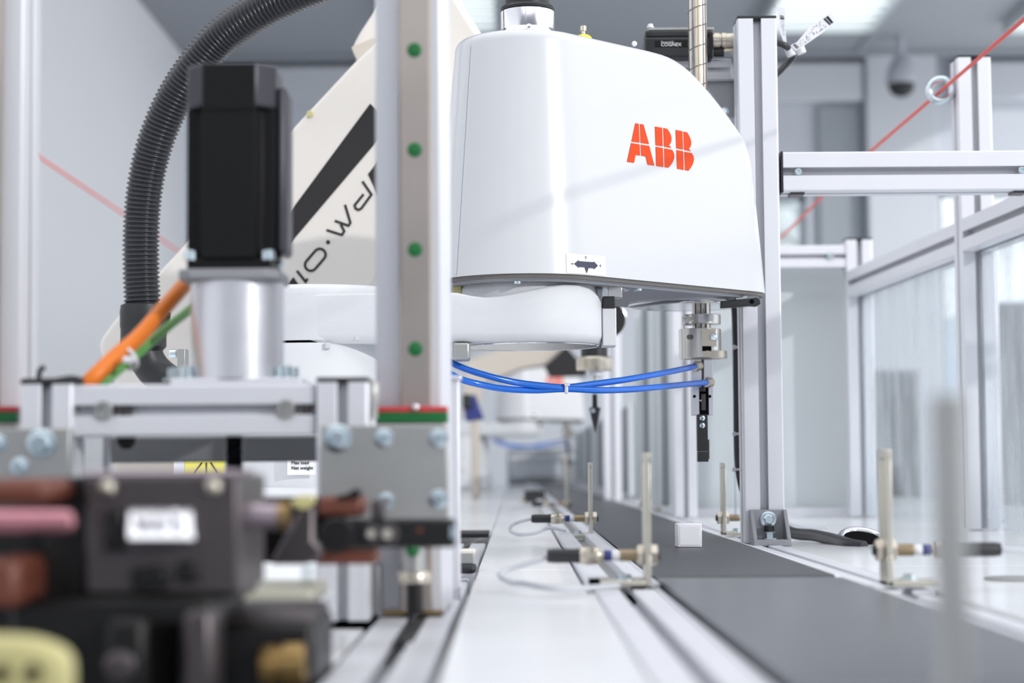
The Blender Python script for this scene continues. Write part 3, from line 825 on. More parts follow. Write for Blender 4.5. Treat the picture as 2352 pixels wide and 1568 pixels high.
# corrugated hose
hs = thing('corrugated_hose', 'black corrugated hose arching from robot base to the arm cover', 'hose', tuple(P(328, 790, 1.95)))
hp = [(328, 800, 1.95), (327, 700, 1.95), (324, 620, 1.948), (324, 540, 1.945), (329, 460, 1.942), (341, 385, 1.938), (362, 312, 1.932), (394, 238, 1.925), (440, 164, 1.915), (500, 93, 1.905), (575, 37, 1.89), (660, -8, 1.875), (780, -55, 1.855), (920, -95, 1.83), (1050, -118, 1.80), (1140, -112, 1.78), (1195, -80, 1.76), (1212, -45, 1.745)]
pts = smooth_path([P(*p) for p in hp], 40)
acc = [0]
for i in range(1, len(pts)): acc.append(acc[-1] + (pts[i] - pts[i - 1]).length)
tot = acc[-1]; pitch = .0047; step = pitch / 6; N = int(tot / step); res = []; j = 0
for k in range(N + 1):
    s_ = k * step
    while j < len(acc) - 2 and acc[j + 1] < s_: j += 1
    f = (s_ - acc[j]) / max(1e-9, acc[j + 1] - acc[j]); res.append(pts[j].lerp(pts[j + 1], f))
prof = [.0166, .0180, .0189, .0189, .0180, .0166]
MB().tube(res, .0185, 28, rf=lambda i: prof[i % 6]).build('hose', 'black_hose', hs, ang=70)
fz = P(328, 697, 1.95).z; fx = P(330, 700, 1.95).x
MB().lathe((fx, 1.95, P(330, 796, 1.95).z), (0, 0, 1), [(.018, -.006), (.0232, 0), (.0232, .018), (.0238, .020), (.0240, fz - P(330, 796, 1.95).z - .008), (.0232, fz - P(330, 796, 1.95).z - .002), (.019, fz - P(330, 796, 1.95).z)], 40).build('hose_coupling', 'black_plastic', hs)
for px in (281, 381):
    MB().fbox(px - 6, 715, px + 6, 748, 1.943, .012).build('coupling_clip', 'black_hole', hs, bev=.0006)
MB().tube(smooth_path([P(332, 792, 1.95), P(336, 820, 1.95), P(356, 852, 1.95), P(392, 880, 1.945), P(440, 900, 1.94), P(500, 908, 1.92), P(600, 910, 1.86)], 8), .0178, 24).build('hose_elbow', 'black_plastic', hs)

# ------------------------------------------------------------------ gripper on the shaft
gr = thing('gripper', 'slim aluminium pneumatic gripper with black finger hanging from robot shaft', 'gripper', (shx, shy, P(0, 1060, shy).z))
def gz(py): return P(1612, py, shy).z
def gx(px, Y=None): return P(px, 800, Y or shy - .01).x
YF = shy - .0165
c1 = MB().lathe((shx, shy, gz(746)), (0, 0, 1), [(.0188, 0), (.0193, .0006), (.0193, gz(723) - gz(746) - .0006), (.0188, gz(723) - gz(746))], 48)
c1.build('stop_collar', 'machined', gr)
MB().fbox(1569, 722, 1592, 745, shy - .016, .015).build('collar_lug', 'machined', gr, bev=.0015)
socket_screw(gr, P(1582, 732, shy - .0165), (0, -1, 0), .0040, 'collar_screw', 'shaft_steel', .0015)
bl = MB().lathe((shx - .0015, shy, gz(824)), (0, 0, 1), [(.0205, 0), (.0210, .0006), (.0210, gz(756) - gz(824) - .0005), (.0204, gz(756) - gz(824))], 48)
bl.build('clamp_body', 'machined', gr)
MB().fbox(1611, 755, 1646, 795, shy - .0225, .03).build('clamp_jaw', 'nickel', gr, bev=.0004)
MB().fbox(1613, 795, 1634, 806, shy - .0215, .01).build('clamp_gap', 'black_hole', gr)
c = P(1646, 774, shy - .0215)
MB().lathe((c.x - .006, c.y, c.z), (1, 0, 0), [(.0042, 0), (.0042, .0045), (.003, .0065), (.0018, .007)], 18).build('clamp_screw', 'zinc', gr)
MB().fbox(1634, 766, 1645, 783, shy - .0228, .002).build('screw_pocket', 'black_hole', gr)
c = P(1583, 773.5, shy - .0205)
MB().lathe((c.x, c.y - .0008, c.z), (0, 1, 0), [(.0024, 0), (.0024, .003)], 18).build('set_screw', 'gasket', gr)
MB().lathe((shx + .0035, shy, gz(824)), (0, 0, 1), [(.0212, 0), (.0216, .0005), (.0216, gz(807) - gz(824) - .0005), (.0212, gz(807) - gz(824))], 48).build('tool_flange', 'nickel', gr)
def gb(x0, y0, x1, y1, Y=YF, d=.018): return MB().fbox(x0, y0, x1, y1, Y, d)
gb(1590, 825, 1612, 953).build('body_half', 'cast_smooth', gr, bev=.0005)
gb(1617, 825, 1638, 953).build('body_half', 'cast_smooth', gr, bev=.0005)
gb(1611, 825, 1618, 890, YF + .0012, .016).build('body_groove', 'gasket', gr)
gb(1606, 890, 1628, 953, YF - .0002, .003).build('jaw_slot', 'black_hole', gr)
MB().lathe(P(1613.5, 889, YF - .001), (0, 0, -1), [(.0032, 0), (.0032, .0042)], 16).build('piston_rod', 'black_plastic', gr)
gb(1611, 904, 1621, 942, YF - .0018, .003).build('jaw_lever', 'iron_dark', gr, bev=.0005)
gb(1607, 918, 1613, 921, YF - .0016, .003).build('jaw_pin', 'polished', gr)
for x in (1595, 1630.5):
    MB().cyl(P(x, 910, YF - .0003), P(x, 910, YF + .001), .0015, n=16).build('pin_hole', 'black_hole', gr)
fg = gb(1602, 951, 1626, 1036, YF - .0005, .012).build('finger', 'black_plastic', gr, bev=.0006)
gb(1603, 1036.6, 1627.5, 1060, YF - .0005, .012).build('finger_tip', 'black_plastic', gr, bev=.0005)
gb(1627, 1009, 1629.5, 1054, YF + .001, .010).build('finger_pad', 'iron_dark', gr)
for y in (960, 977):
    c = P(1613, y, YF - .0005)
    s_ = MB().lathe(c, (0, -1, 0), [(.0027, 0), (.0027, .0006), (.0020, .0013), (.0008, .0015)], 18).build('finger_screw', 'zinc', gr)
    MB().box(c.x - .0013, c.x + .0013, c.y - .0017, c.y - .0013, c.z - .0003, c.z + .0003).box(c.x - .0003, c.x + .0003, c.y - .0017, c.y - .0013, c.z - .0013, c.z + .0013).build('cross_slot', 'ink', s_)
fits = []
for px, py in ((1603, 840), (1629, 878)):
    c = P(px, py, YF); ax = Vector((-.55, -.83, -.06)).normalized()
    f = MB().lathe(c, ax, [(.0052, -.002), (.0052, .0030), (.0044, .0036), (.0044, .0062), (.0036, .0066)], 6 if False else 20).build('hose_fitting', 'nickel', gr)
    MB().lathe(c, ax, [(.0056, 0), (.0056, .0028)], 6).build('fitting_hex', 'nickel', f)
    fits.append(c + ax * .006)
# ------------------------------------------------------------------ blue tubes
TBS = []
tA = [(980, 800, 1.70), (1048, 838, 1.70), (1110, 860, 1.705), (1180, 877, 1.715), (1250, 886, 1.73), (1300, 889, 1.745), (1360, 882, 1.77), (1440, 871, 1.80), (1520, 857, 1.835), (1575, 846, 1.868)]
tB = [(980, 826, 1.69), (1048, 866, 1.69), (1100, 882, 1.695), (1160, 893, 1.71), (1230, 896, 1.73), (1300, 893, 1.744), (1380, 896, 1.765), (1460, 893, 1.80), (1540, 886, 1.84), (1600, 880, 1.876)]
for nm, tp, end, lb in (('upper', tA, fits[0], 'bright blue air tube ending in the higher fitting of the gripper'), ('lower', tB, fits[1], 'bright blue air tube ending in the lower fitting of the gripper')):
    t = tag(MB().tube(smooth_path([P(*p) for p in tp] + [end], 8), .0030, 16).build('air_tube', 'blue_tube'), lb, 'tube', 'blue air tubes'); TBS.append(t)
wt = thing('cable_tie', 'white tie binding the two crossing blue tubes', 'cable tie', tuple(P(1301, 891, 1.74)))
MB().fbox(1297, 879, 1305, 903, 1.7375, .014).build('band', 'tie_white', wt, bev=.0008)
MB().fbox(1296, 879, 1309, 886, 1.736, .004).build('lock', 'tie_white', wt, bev=.0006)

# second, blurred robot station further down the line
OFF = (0, 4.9, 0)
for o, lb in ((sc, 'distant blurred white robot further down the conveyor line'), (gr, 'distant blurred gripper hanging under the far robot'), (TBS[0], 'distant blue air tube under the far robot, upper one'), (TBS[1], 'distant blue air tube under the far robot, lower one')):
    copy_tree(o, OFF)['label'] = lb

# ------------------------------------------------------------------ tall post beside the belt
YP = 1.92; SP = .040
pxc = P(1752, 900, YP).x; pyc = YP + SP / 2
ztp = P(1752, 42, YP).z
pt = thing('aluminium_post', 'tall aluminium profile post at the belt edge with black top cap', 'post', (pxc, pyc, ZT))
tprofile(MB(), (pxc, pyc, ZT), (pxc, pyc, ztp), SP, (0, 1, 0)).build('profile', 'aluminium', pt, bev=.0003)
MB().box(pxc - .0200, pxc + .0200, YP + .0002, YP + SP, ztp, ztp + .003).build('end_cap', 'black_plastic', pt, bev=.001)
# foot bracket
fb = thing('corner_bracket', 'cast corner bracket with two zinc bolts at foot of tall post', 'bracket', (pxc, YP, ZT))
bw = .018; zb = P(1770, 1252, YP - .03).z
xb0, xb1 = P(1727, 1240, YP - .02).x, P(1813, 1240, YP - .02).x; zb1 = P(1770, 1170, YP - .005).z
MB().box(xb0 + .002, xb1 - .002, YP - .005, YP - .0002, ZT, zb1).build('back_plate', 'cast_alu', fb, bev=.0008)
MB().box(xb0, xb1, YP - .036, YP - .0002, ZT - .002, ZT + .0045).build('base_plate', 'cast_alu', fb, bev=.0008)
for x in (xb0, xb1 - .0038):
    MB().prism([(x, YP - .0003, ZT + .0045), (x, YP - .035, ZT + .0045), (x, YP - .006, zb1), (x, YP - .0003, zb1)], (.0038, 0, 0)).build('side_web', 'cast_alu', fb, bev=.0006)
bolt(fb, ((xb0 + xb1) / 2, YP - .0052, P(1768, 1192, YP).z), (0, -1, 0), .0052, h=.005)
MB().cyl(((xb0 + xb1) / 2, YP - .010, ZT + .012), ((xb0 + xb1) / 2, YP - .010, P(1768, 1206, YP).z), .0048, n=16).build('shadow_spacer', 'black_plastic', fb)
bolt(fb, ((xb0 + xb1) / 2, YP - .020, ZT + .0046), (0, 0, 1), .0058, h=.006)
MB().fbox(1764, 1250, 1788, 1258, YP - .037, .02).build('slot_nut', 'grey_bar', fb, bev=.0008)
# cross beams
xr0 = P(1799, 390, YP).x
bt, bb_ = P(1799, 347, YP).z, P(1799, 441, YP).z
zc_ = (bt + bb_) / 2
cb = thing('cross_beam', 'horizontal aluminium profile beam running from tall post to the right edge', 'beam', (xr0, YP, bb_))
tprofile(MB(), (xr0, YP + SP / 2, zc_), (.95, YP + SP / 2, zc_), SP, (0, 0, 1)).build('profile', 'aluminium', cb, bev=.0003)
for px in (1833, 2346):
    c = P(px, 393, YP + .003)
    socket_screw(cb, (c.x, c.y, zc_), (0, -1, 0), .0036, 'slot_screw', 'zinc', .003)
    MB().box(c.x - .007, c.x + .007, YP + .008, YP + .03, bb_ - .0015, bb_ + .001).build('slot_nut', 'iron_dark', cb)
MB().box(xr0 - .002, xr0, YP + .001, YP + SP - .001, bb_, bt).build('joint_gasket', 'black_plastic', cb)
E5 = None
# beam that carries the camera, left of the post, behind the robot
yk = YP + .05
cam_b = thing('cross_beam', 'short aluminium beam behind the robot carrying the black camera', 'beam', (pxc - .1, yk, 1.35))
kz = P(1665, 156, yk).z
tprofile(MB(), (pxc - .020, yk + .02, kz), (P(1440, 156, yk).x, yk + .02, kz), .0230 * 1.0, (0, 0, 1)).build('profile', 'aluminium', cam_b, bev=.0003)
ab = thing('angle_bracket', 'grey cast triangular bracket under the camera beam against the post', 'bracket', tuple(P(1690, 230, YP + .045)))
MB().fpoly([(1612, 184), (1694, 182), (1699, 190), (1699, 258), (1692, 271), (1680, 270), (1668, 262)], YP + .043, .004).build('web', 'cast_alu', ab, bev=.0008)
MB().fpoly([(1612, 182), (1698, 180), (1698, 186), (1612, 188)], YP + .040, .034).build('upper_flange', 'cast_alu', ab, bev=.0006)
MB().fpoly([(1694, 186), (1700, 186), (1700, 270), (1694, 272)], YP + .040, .034).build('side_flange', 'cast_alu', ab, bev=.0006)
c = P(1664, 256, YP + .043)
bolt(ab, c, (0, -1, 0), .003, washer=True)
# smart camera
sm_ = thing('smart_camera', 'black box camera with COGNEX lettering behind the screw shaft', 'camera', tuple(P(1560, 150, yk - .012)))
YC = yk - .012
MB().fbox(1481, 84, 1636, 131, YC, .032).build('housing', 'black_plastic', sm_, bev=.0024)
MB().fbox(1482, 69, 1636, 85, YC + .002, .028).build('upper_shell', 'black_plastic', sm_, bev=.002)
MB().fbox(1489, 63, 1640, 69, YC + .004, .024).build('mounting_plate', 'galv', sm_, bev=.0005)
c = P(1494, 64, YC + .008); MB().lathe((c.x, c.y, c.z), (0, 0, 1), [(.0036, 0), (.0036, .0012), (.0026, .0015), (.0026, .0038), (.0016, .0044)], 16).build('mounting_screw', 'polished', sm_)
npl = MB().fbox(1504, 92, 1580, 108, YC - .0006, .001).build('name_plate', 'black_motor', sm_, bev=.0003)
text_mesh('name_text', 'COGNEX', .0050, P(1518, 106, YC - .0008), (1, 0, 0), (0, 0, 1), 'label_white', npl)
text_mesh('name_text', 'Powered By', .0028, P(1518, 98.5, YC - .0008), (1, 0, 0), (0, 0, 1), 'cable_grey', npl)
MB().fbox(1629, 73, 1637, 133, YC - .001, .034).build('end_plate', 'iron_black', sm_, bev=.0006)
# connectors and cable
co = P(1636, 95, YC + .012); cx = Vector((1, 0, 0))
MB().lathe(co, cx, [(.0088, 0), (.0090, .0008), (.0090, .0070), (.0082, .0075), (.0082, .0085), (.0092, .0095), (.0092, .0135), (.0086, .014), (.0086, .030), (.0078, .0305), (.0078, .033), (.0088, .0335), (.0088, .0365), (.0078, .037), (.0078, .040), (.0086, .0405), (.0086, .0475), (.0074, .049), (.0050, .0495)], 32).build('connector', 'nickel', sm_)
MB().cyl(co + Vector((.0115, -.004, -.0112)), co + Vector((.050, -.004, -.0112)), .0026, n=16).build('second_connector', 'nickel', sm_)
MB().cyl(co + Vector((.001, -.002, -.0125)), co + Vector((.0115, -.002, -.0125)), .0042, n=16).build('second_plug', 'black_plastic', sm_)
cbp = [co + Vector((.047, 0, 0)), P(1775, 96, YC + .008), P(1800, 103, YC + .006), P(1815, 115, YC + .012), P(1822, 128, YC + .02), P(1812, 142, YC + .03), P(1795, 160, YC + .05), P(1770, 190, YC + .075), P(1760, 260, YC + .08)]
MB().tube(smooth_path(cbp, 8), .0034, 14).build('cable', 'cable_black', sm_)
# tags on the cable
def tag_obj(label, quad, Y, Y2, ncode, dark):
    t = thing('cable_tag', label, 'tag', tuple(P(quad[0][0], quad[0][1], Y)), 'white cable tags')
    n = len(quad) // 2
    pts = [P(x, y, Y + (Y2 - Y) * min(i, len(quad) - 1 - i) / max(1, n - 1)) for i, (x, y) in enumerate(quad)]
    m = MB()
    for i in range(n - 1):
        a, b, c, d = pts[i], pts[i + 1], pts[-2 - i], pts[-1 - i]
        m.prism([a, b, c, d], (0, .0003, 0))
    body = m.build('strip', 'tag_white', t, smooth=False)
    for u0, u1, v0, v1 in ncode:
        def q(u, v):
            f = u * (n - 1); i = min(n - 2, int(f)); f -= i
            a = pts[i].lerp(pts[i + 1], f); b = pts[-1 - i].lerp(pts[-2 - i], f); return a.lerp(b, v) + Vector((0, -.0003, 0))
        MB().prism([q(u0, v0), q(u1, v0), q(u1, v1), q(u0, v1)], (0, -.0001, 0)).build('print', 'ink', body, smooth=False)
    return t
rr_ = random.Random(5)
def code(bars):
    out = [b for b in bars]
    for k in range(46):
        u = rr_.uniform(.30, .78); v = rr_.uniform(.18, .78); out.append((u, u + .012, v, v + .05))
    return out
tag_obj('white printed tag flag pointing up to the right from the camera cable',
        [(1817, 103), (1830, 97), (1866, 55), (1908, 27), (1923, 50), (1893, 73), (1845, 106), (1828, 117)], YC + .006, YC + .004,
        code([(.08, .11, .1, .85), (.13, .15, .1, .85), (.18, .20, .1, .8), (.84, .87, .15, .85), (.885, .93, .15, .85)]), True)
tag_obj('white printed tag flag pointing straight up beside the post cap',
        [(1782, 10), (1791, 50), (1790, 70), (1800, 98), (1807, 97), (1804, 70), (1804, 50), (1803, 20)], YC + .003, YC + .006,
        code([(.24, .28, .2, .8), (.20, .22, .25, .8)]), True)
for px, py in ((1815, 118), (1838, 113)):
    lp = thing('tag_loop', 'white loop fixing a tag to the camera cable, %s one' % ('lower' if px == 1815 else 'higher'), 'loop', tuple(P(px, py, YC + .012)))
    c = P(px, py, YC + .012)
    MB().lathe(c, (.35, 0, -1), [(.0046, -.005), (.0050, -.004), (.0050, .004), (.0046, .005)], 20).build('sleeve', 'tie_white', lp)
# cables tied to the rear of the post
def rope(name, label, cat, pts, r, m, n=12, grp=None):
    return tag(MB().tube(smooth_path(pts, 8), r, n).build(name, m), label, cat, grp)
YQ = YP + .05
rope('black_cable', 'black cable running down behind the tall post', 'cable', [P(1683, 640, YQ), P(1690, 760, YQ), P(1692, 900, YQ), P(1694, 1040, YQ), P(1700, 1100, YQ), P(1712, 1150, YQ + .01), P(1722, 1215, YQ + .01)], .0036, 'cable_black')
tag(MB().box(P(1684, 800, YQ).x - .001, P(1684, 800, YQ).x + .0012, YQ, YQ + .004, P(0, 1200, YQ).z, P(0, 650, YQ).z).build('glass_edge', 'acrylic'), 'thin greenish pane edge beside the black cable', 'pane')
for py in (797, 996, 1078):
    c = P(1690, py, YQ - .004)
    tie = thing('cable_tie', {797: 'white tie round the black cable, highest of three', 996: 'white tie round the black cable, middle of three', 1078: 'white tie round the black cable, lowest of three'}[py], 'cable tie', tuple(c), 'ties on the black cable')
    MB().fbox(1683, py - 3, 1703, py + 3, YQ - .0045, .009).build('band', 'tie_white', tie, bev=.0006)
    MB().fbox(1683, py - 5, 1690, py + 5, YQ - .006, .004).build('lock', 'tie_white', tie, bev=.0006)

# ------------------------------------------------------------------ partition behind the post
YW = 2.90
def post(label, px0, px1, ytop_px, Y, s, zbot=ZT, name='aluminium_post', cap=True):
    a = P(px0, 900, Y).x; b = P(px1, 900, Y).x; xc = (a + b) / 2; zt2 = P((px0 + px1) / 2, ytop_px, Y).z
    t = thing(name, label, 'post', (xc, Y + s / 2, zbot))
    tprofile(MB(), (xc, Y + s / 2, zbot), (xc, Y + s / 2, zt2), s, (0, 1, 0)).build('profile', 'aluminium', t, bev=.0004)
    if cap: MB().box(xc - s / 2, xc + s / 2, Y, Y + s, zt2, zt2 + .003).build('end_cap', 'black_plastic', t, bev=.001)
    return xc, zt2
SF = .040
xf, zf = post('corner post of the rear partition with black cap, beyond the grooved side beam', 1951, 2009, 550, YW, SF)
xl, zl_ = post('slim bright post of the rear partition behind the gripper finger', 1546, 1600, 560, YW, .034, cap=True)
xn, zn = post('upper-right enclosure post carrying the steel ring', 2217, 2293, 131, 2.29, SF)
bz0 = P(1900, 588, YW).z
pb = thing('cross_beam', 'horizontal partition beam behind the tall post', 'beam', (xf - .2, YW, bz0))
tprofile(MB(), (xl + .017, YW + .02, bz0), (xf - SF / 2, YW + .02, bz0), .034, (0, 0, 1)).build('profile', 'aluminium', pb, bev=.0004)
c = P(1908, 590, YW); socket_screw(pb, (c.x, YW + .003, bz0), (0, -1, 0), .005, 'slot_screw', 'zinc', .004)
pp = thing('partition_panel', 'tall pale panel filling the rear partition between its posts', 'panel', (xl, YW + .07, ZT))
MB().box(xl + .012, xf - .012, YW + .066, YW + .07, ZT, bz0).build('sheet', 'panel_grey', pp)
MB().box(xl + .012, xf - .012, YW + .05, YW + .066, ZT, ZT + .012).build('lower_seal', 'aluminium', pp)
# side frame on the far right: beams between rear corner post and ring post, and on toward the camera
def side_beam(label, a, b, s=.040):
    t = thing('side_beam', label, 'beam', tuple(a))
    tprofile(MB(), a, b, s, (0, 0, 1)).build('profile', 'aluminium', t, bev=.0004)
    return t
zb1_ = P(1955, 664, YW).z
A = Vector((xf, YW, zb1_)); B = Vector((xn, 2.33, P(2205, 530, 2.31).z))
zz = (A.z + B.z) / 2; A.z = B.z = zz
side_beam('receding side beam between the corner post and the ring post', A, B)
D = B + (B - A).normalized() * .9; Bn = Vector((xn, 2.29, zz))
side_beam('receding side beam leaving the picture at the right edge', Bn + (D - Bn).normalized() * .001, D)
def pane(label, p, q, z0, z1, th=.004):
    p = Vector(p); q = Vector(q); t = thing('acrylic_pane', label, 'pane', (p.x, p.y, z0))
    d = (q - p).normalized(); n = Vector((-d.y, d.x, 0)) * th
    MB().prism([(p.x, p.y, z0), (q.x, q.y, z0), (q.x + n.x, q.y + n.y, z0), (p.x + n.x, p.y + n.y, z0)], (0, 0, z1 - z0)).build('sheet', 'acrylic', t)
    MB().box(p.x - .002, q.x + .002, min(p.y, q.y), max(p.y, q.y), z0 - .0001, z0 + .0001).build('lower_edge', 'aluminium', t) if False else None
pane('smudged clear pane below the receding side beam', (A.x, A.y - .002, 0), (B.x, B.y + .002, 0), ZT, zz - .02)
pane('smudged clear pane at the right edge below the side beam', (Bn.x, Bn.y - .002, 0), (D.x, D.y, 0), ZT, zz - .02)
x_, z_ = post('blurred slim post standing behind the ring post pane', 2262, 2296, 520, 2.62, .024, cap=False)
# ring bolt and red emergency rope
rg = thing('eye_bolt', 'zinc eye bolt on the ring post guiding the red rope', 'bolt', tuple(P(2160, 207, 2.31)))
c = P(2160, 207, 2.31)
MB().torus(c, (.25, 1, 0), MM(26, 2.31), MM(8.5, 2.31), 40, 12).build('ring', 'zinc', rg)
MB().cyl(P(2190, 206, 2.31), P(2206, 206, 2.31), .0055, n=6).build('nut', 'zinc', rg)
MB().cyl(P(2184, 206, 2.31), P(2216, 206, 2.31), .003, n=12).build('shank', 'zinc', rg)
e0 = P(2160, 210, 2.31)
rope('red_rope', 'red pull rope passing through the steel ring', 'rope', [Vector((e0.x + .02, .9, e0.z + .012)), Vector((e0.x + .008, 1.7, e0.z + .004)), e0, Vector((P(1950, 392, 2.85).x, 2.85, P(1950, 392, 2.85).z)), P(1835, 505, 3.40), P(1790, 548, 3.75)], .0022, 'rope_red', 10)
rope('red_rope', 'blurred red pull rope along the pale wall', 'rope', [P(-40, 272, 3.9), P(85, 357, 4.3), P(285, 492, 5.25), P(400, 570, 6.05), P(520, 650, 7.2)], .0032, 'rope_red', 10)
# hose and grommet in the right table
rope('black_cable', 'thick black cable from the post foot into the table grommet', 'cable', [P(1780, 1205, 2.05), P(1822, 1224, 2.02), P(1870, 1229, 1.98), P(1915, 1239, 1.93), P(1950, 1250, 1.885), P(1985, 1256, 1.87)], .0062, 'cable_black', 16)
gm = thing('table_grommet', 'round chrome cable grommet in the white table', 'grommet', tuple(PZ(1988, 1252, ZT)))
c = PZ(1985, 1250, ZT - .002)
MB().torus((c.x, c.y, ZT + .001), (.12, -.5, 1), .0235, .0035, 40, 10).build('rim', 'polished', gm)
MB().lathe((c.x, c.y, ZT + .001), (.12, -.5, 1), [(.0225, -.0015), (.0225, .0005)], 32).build('opening', 'black_hole', gm)
cp = PZ(2330, 1331, ZT - .002)
tag(MB().lathe((cp.x, cp.y, ZT - .0018), (0, 0, 1), [(.020, 0), (.0205, .001), (.019, .0018)], 40).build('hole_cover', 'galv'), 'flat round grey cap in the white table at the right edge', 'cap')

# ------------------------------------------------------------------ further posts and panels along the line
post('distant bright post behind the pointed tool', 1386, 1426, 560, 4.40, .040, cap=False)
post('distant grey post behind the blue tubes, beyond the bright post', 1484, 1510, 640, 4.0, .026, cap=False)
xs0 = P(1543, 900, 2.95).x
for lb, y0, y1, m in (('pale grey side panel receding behind the gripper', 2.95, 3.9, 'panel_grey'), ('darker grey side panel receding far behind the belt', 4.42, 6.4, 'panel_dark'), ('last side panel at the far end of the line', 6.45, 8.5, 'panel_grey')):
    t = thing('guard_sheet', lb, 'panel', (xs0, y0, ZT))
    k = .012 if y0 < 4 else 0.03
    MB().box(xs0 + k, xs0 + k + .006, y0, y1, ZT, 1.28 if y0 < 4 else 1.12).build('sheet', m, t)
    MB().box(xs0 + k - .004, xs0 + k + .010, y0, y1, ZT, ZT + .012).build('seal', 'aluminium', t)
    nr = 5
    for j in range(nr):
        yr = y0 + (y1 - y0) * j / (nr - 1) * .97
        MB().box(xs0 + k - .010, xs0 + k, yr, yr + .03, ZT + .012, (1.28 if y0 < 4 else 1.12)).build('rib', ('panel_grey', 'panel_dark')[j % 2], t, bev=.001)
for px0, px1, Y, lb in ((1205, 1252, 4.3, 'distant black box on the line table'), (1520, 1560, 3.3, 'small black clamp on the table beside the side panel'), (1480, 1505, 3.7, 'small black clamp further along the side panel')):
    t = thing('cable_clamp', lb, 'clamp', tuple(PZ(px0, 1150, ZT)))
    z = ZT; a = P(px0, 1140, Y).x; b = P(px1, 1140, Y).x; h = (b - a) * .55
    MB().box(a, b, Y, Y + .03, z, z + h).build('body', 'black_plastic', t, bev=.003)
    MB().box(a - .012, a, Y + .004, Y + .026, z, z + h * .4).build('flange', 'nickel', t, bev=.001)
    bolt(t, (a - .006, Y + .015, z + h * .4), (0, 0, 1), .004)
# rear cabinet and machine bodies, all blurred
cbn = thing('control_cabinet', 'distant blurred grey cabinet beneath the far blue tubes', 'cabinet', (.05, 8.6, ZT))
MB().box(P(1165, 1040, 8.6).x, P(1400, 1040, 8.6).x, 8.6, 9.2, ZT, P(1200, 1032, 8.6).z).build('body', 'panel_dark', cbn, bev=.01)
MB().box(P(1172, 1060, 8.6).x, P(1290, 1060, 8.6).x, 8.585, 8.6, ZT + .03, P(1200, 1056, 8.6).z).build('door', 'back_paint', cbn, bev=.004)
MB().box(P(1170, 1040, 8.6).x, P(1395, 1040, 8.6).x, 8.57, 8.6, P(1200, 1056, 8.6).z, P(1200, 1044, 8.6).z).build('upper_trim', 'column_paint', cbn)

for lb, x0, x1, y0, y1 in (('dark grey block added behind the pane below the side beam', 1985, 2112, 850, 1330), ('grey block added behind the pane at the right picture edge', 2284, 2460, 694, 1330)):
    Yc = 5.6; a = P(x0, y0, Yc); b = P(x1, y0, Yc)
    t = thing('pane_dark_block', lb, 'cabinet', ((a.x + b.x) / 2, Yc, 0))  # cabinet-shaped block added to give the pane its dark zones
    MB().box(a.x, b.x, Yc, Yc + .4, .06, a.z).build('body', 'panel_dark', t, bev=.004)
    MB().box(a.x + .02, b.x - .02, Yc + .02, Yc + .38, 0, .06).build('plinth', 'black_plastic', t)
    xm = (a.x + b.x) / 2
    for d0, d1 in ((a.x + .006, xm - .002), (xm + .002, b.x - .006)):
        d = MB().box(d0, d1, Yc - .012, Yc - .0005, .08, a.z - .02).build('door', 'grey_bar', t, bev=.002)
        MB().box(xm + (-.014 if d0 < xm - .01 else .008), xm + (-.008 if d0 < xm - .01 else .014), Yc - .02, Yc - .012, .85, .97).build('handle', 'black_plastic', d)

# ------------------------------------------------------------------ beige robot behind
YR = 2.12
br = thing('beige_robot', 'big beige robot arm slanting behind the black motor, black stripe and lettering', 'robot', tuple(P(300, 880, YR)))
def rounded(pts, r=10, n=5):
    out = []; N = len(pts)
    for i in range(N):
        a, b, c = Vector(pts[i - 1]), Vector(pts[i]), Vector(pts[(i + 1) % N])
        ra = min(r, (a - b).length * .45, (c - b).length * .45); p = b + (a - b).normalized() * ra; q = b + (c - b).normalized() * ra
        for k in range(n + 1):
            t = k / n; out.append(tuple((1 - t) ** 2 * p + 2 * t * (1 - t) * b + t * t * q))
    return out
plt = MB().fpoly(rounded([(222, 790), (268, 728), (820, 136), (905, 60), (1000, 170), (985, 420), (800, 760), (640, 935), (320, 950), (262, 880)], 26), YR, .14)
plate_ = plt.build('arm_plate', 'beige', br, bev=.004)
st_ = [(857, 238), (918, 240), (648, 580), (600, 640), (560, 640), (646, 518)]
MB().fpoly([(850, 238), (900, 284), (640, 590), (560, 690), (540, 655), (640, 522)], YR - .0006, .0006).build('black_stripe', 'ink', plate_, smooth=False)
MB().fpoly([(845, 400), (900, 330), (920, 420), (874, 460)], YR - .0006, .0006).build('black_stripe', 'ink', plate_, smooth=False)
MB().fpoly([(660, 652), (674, 636), (690, 660), (640, 680)], YR - .0006, .0006).build('black_stripe', 'ink', plate_, smooth=False)
def zz2(x, y): return P(600 + x / 4.612, 340 + y / 4.612, YR - .0003)
def oval(p, q, hw, n=10):
    p = Vector(p); q = Vector(q); d = (q - p).normalized(); s = Vector((-d.y, d.x)); out = []
    for k in range(n + 1):
        a = math.pi * k / n; out.append(p + s * hw * math.cos(a) - d * hw * math.sin(a))
    for k in range(n + 1):
        a = math.pi * k / n; out.append(q - s * hw * math.cos(a) + d * hw * math.sin(a))
    out.append(out[0]); return out
SW = 26 / 4.612 / FPX * YR
def stroke(name, lines):
    m = MB()
    for l in lines: m.ribbon([zz2(*p) for p in l], SW, (0, -1, 0), .0004)
    m.build(name, 'ink', plate_, smooth=False)
stroke('letter', [[(1072, 352), (1168, 492), (1060, 640), (1030, 655), (1000, 640), (990, 605), (1085, 488)]])
stroke('letter', [[(888, 600), (945, 790), (925, 822), (780, 770)], [(842, 808), (880, 880), (855, 920), (692, 868)]])
o_ = MB().lathe(P(600 + 708 / 4.612, 340 + 997 / 4.612, YR), (0, -1, 0), [(SW * .85, 0), (SW * .85, .0006)], 20).build('dot', 'ink', plate_)
stroke('letter', [oval((620, 1128), (525, 1238), 62)])
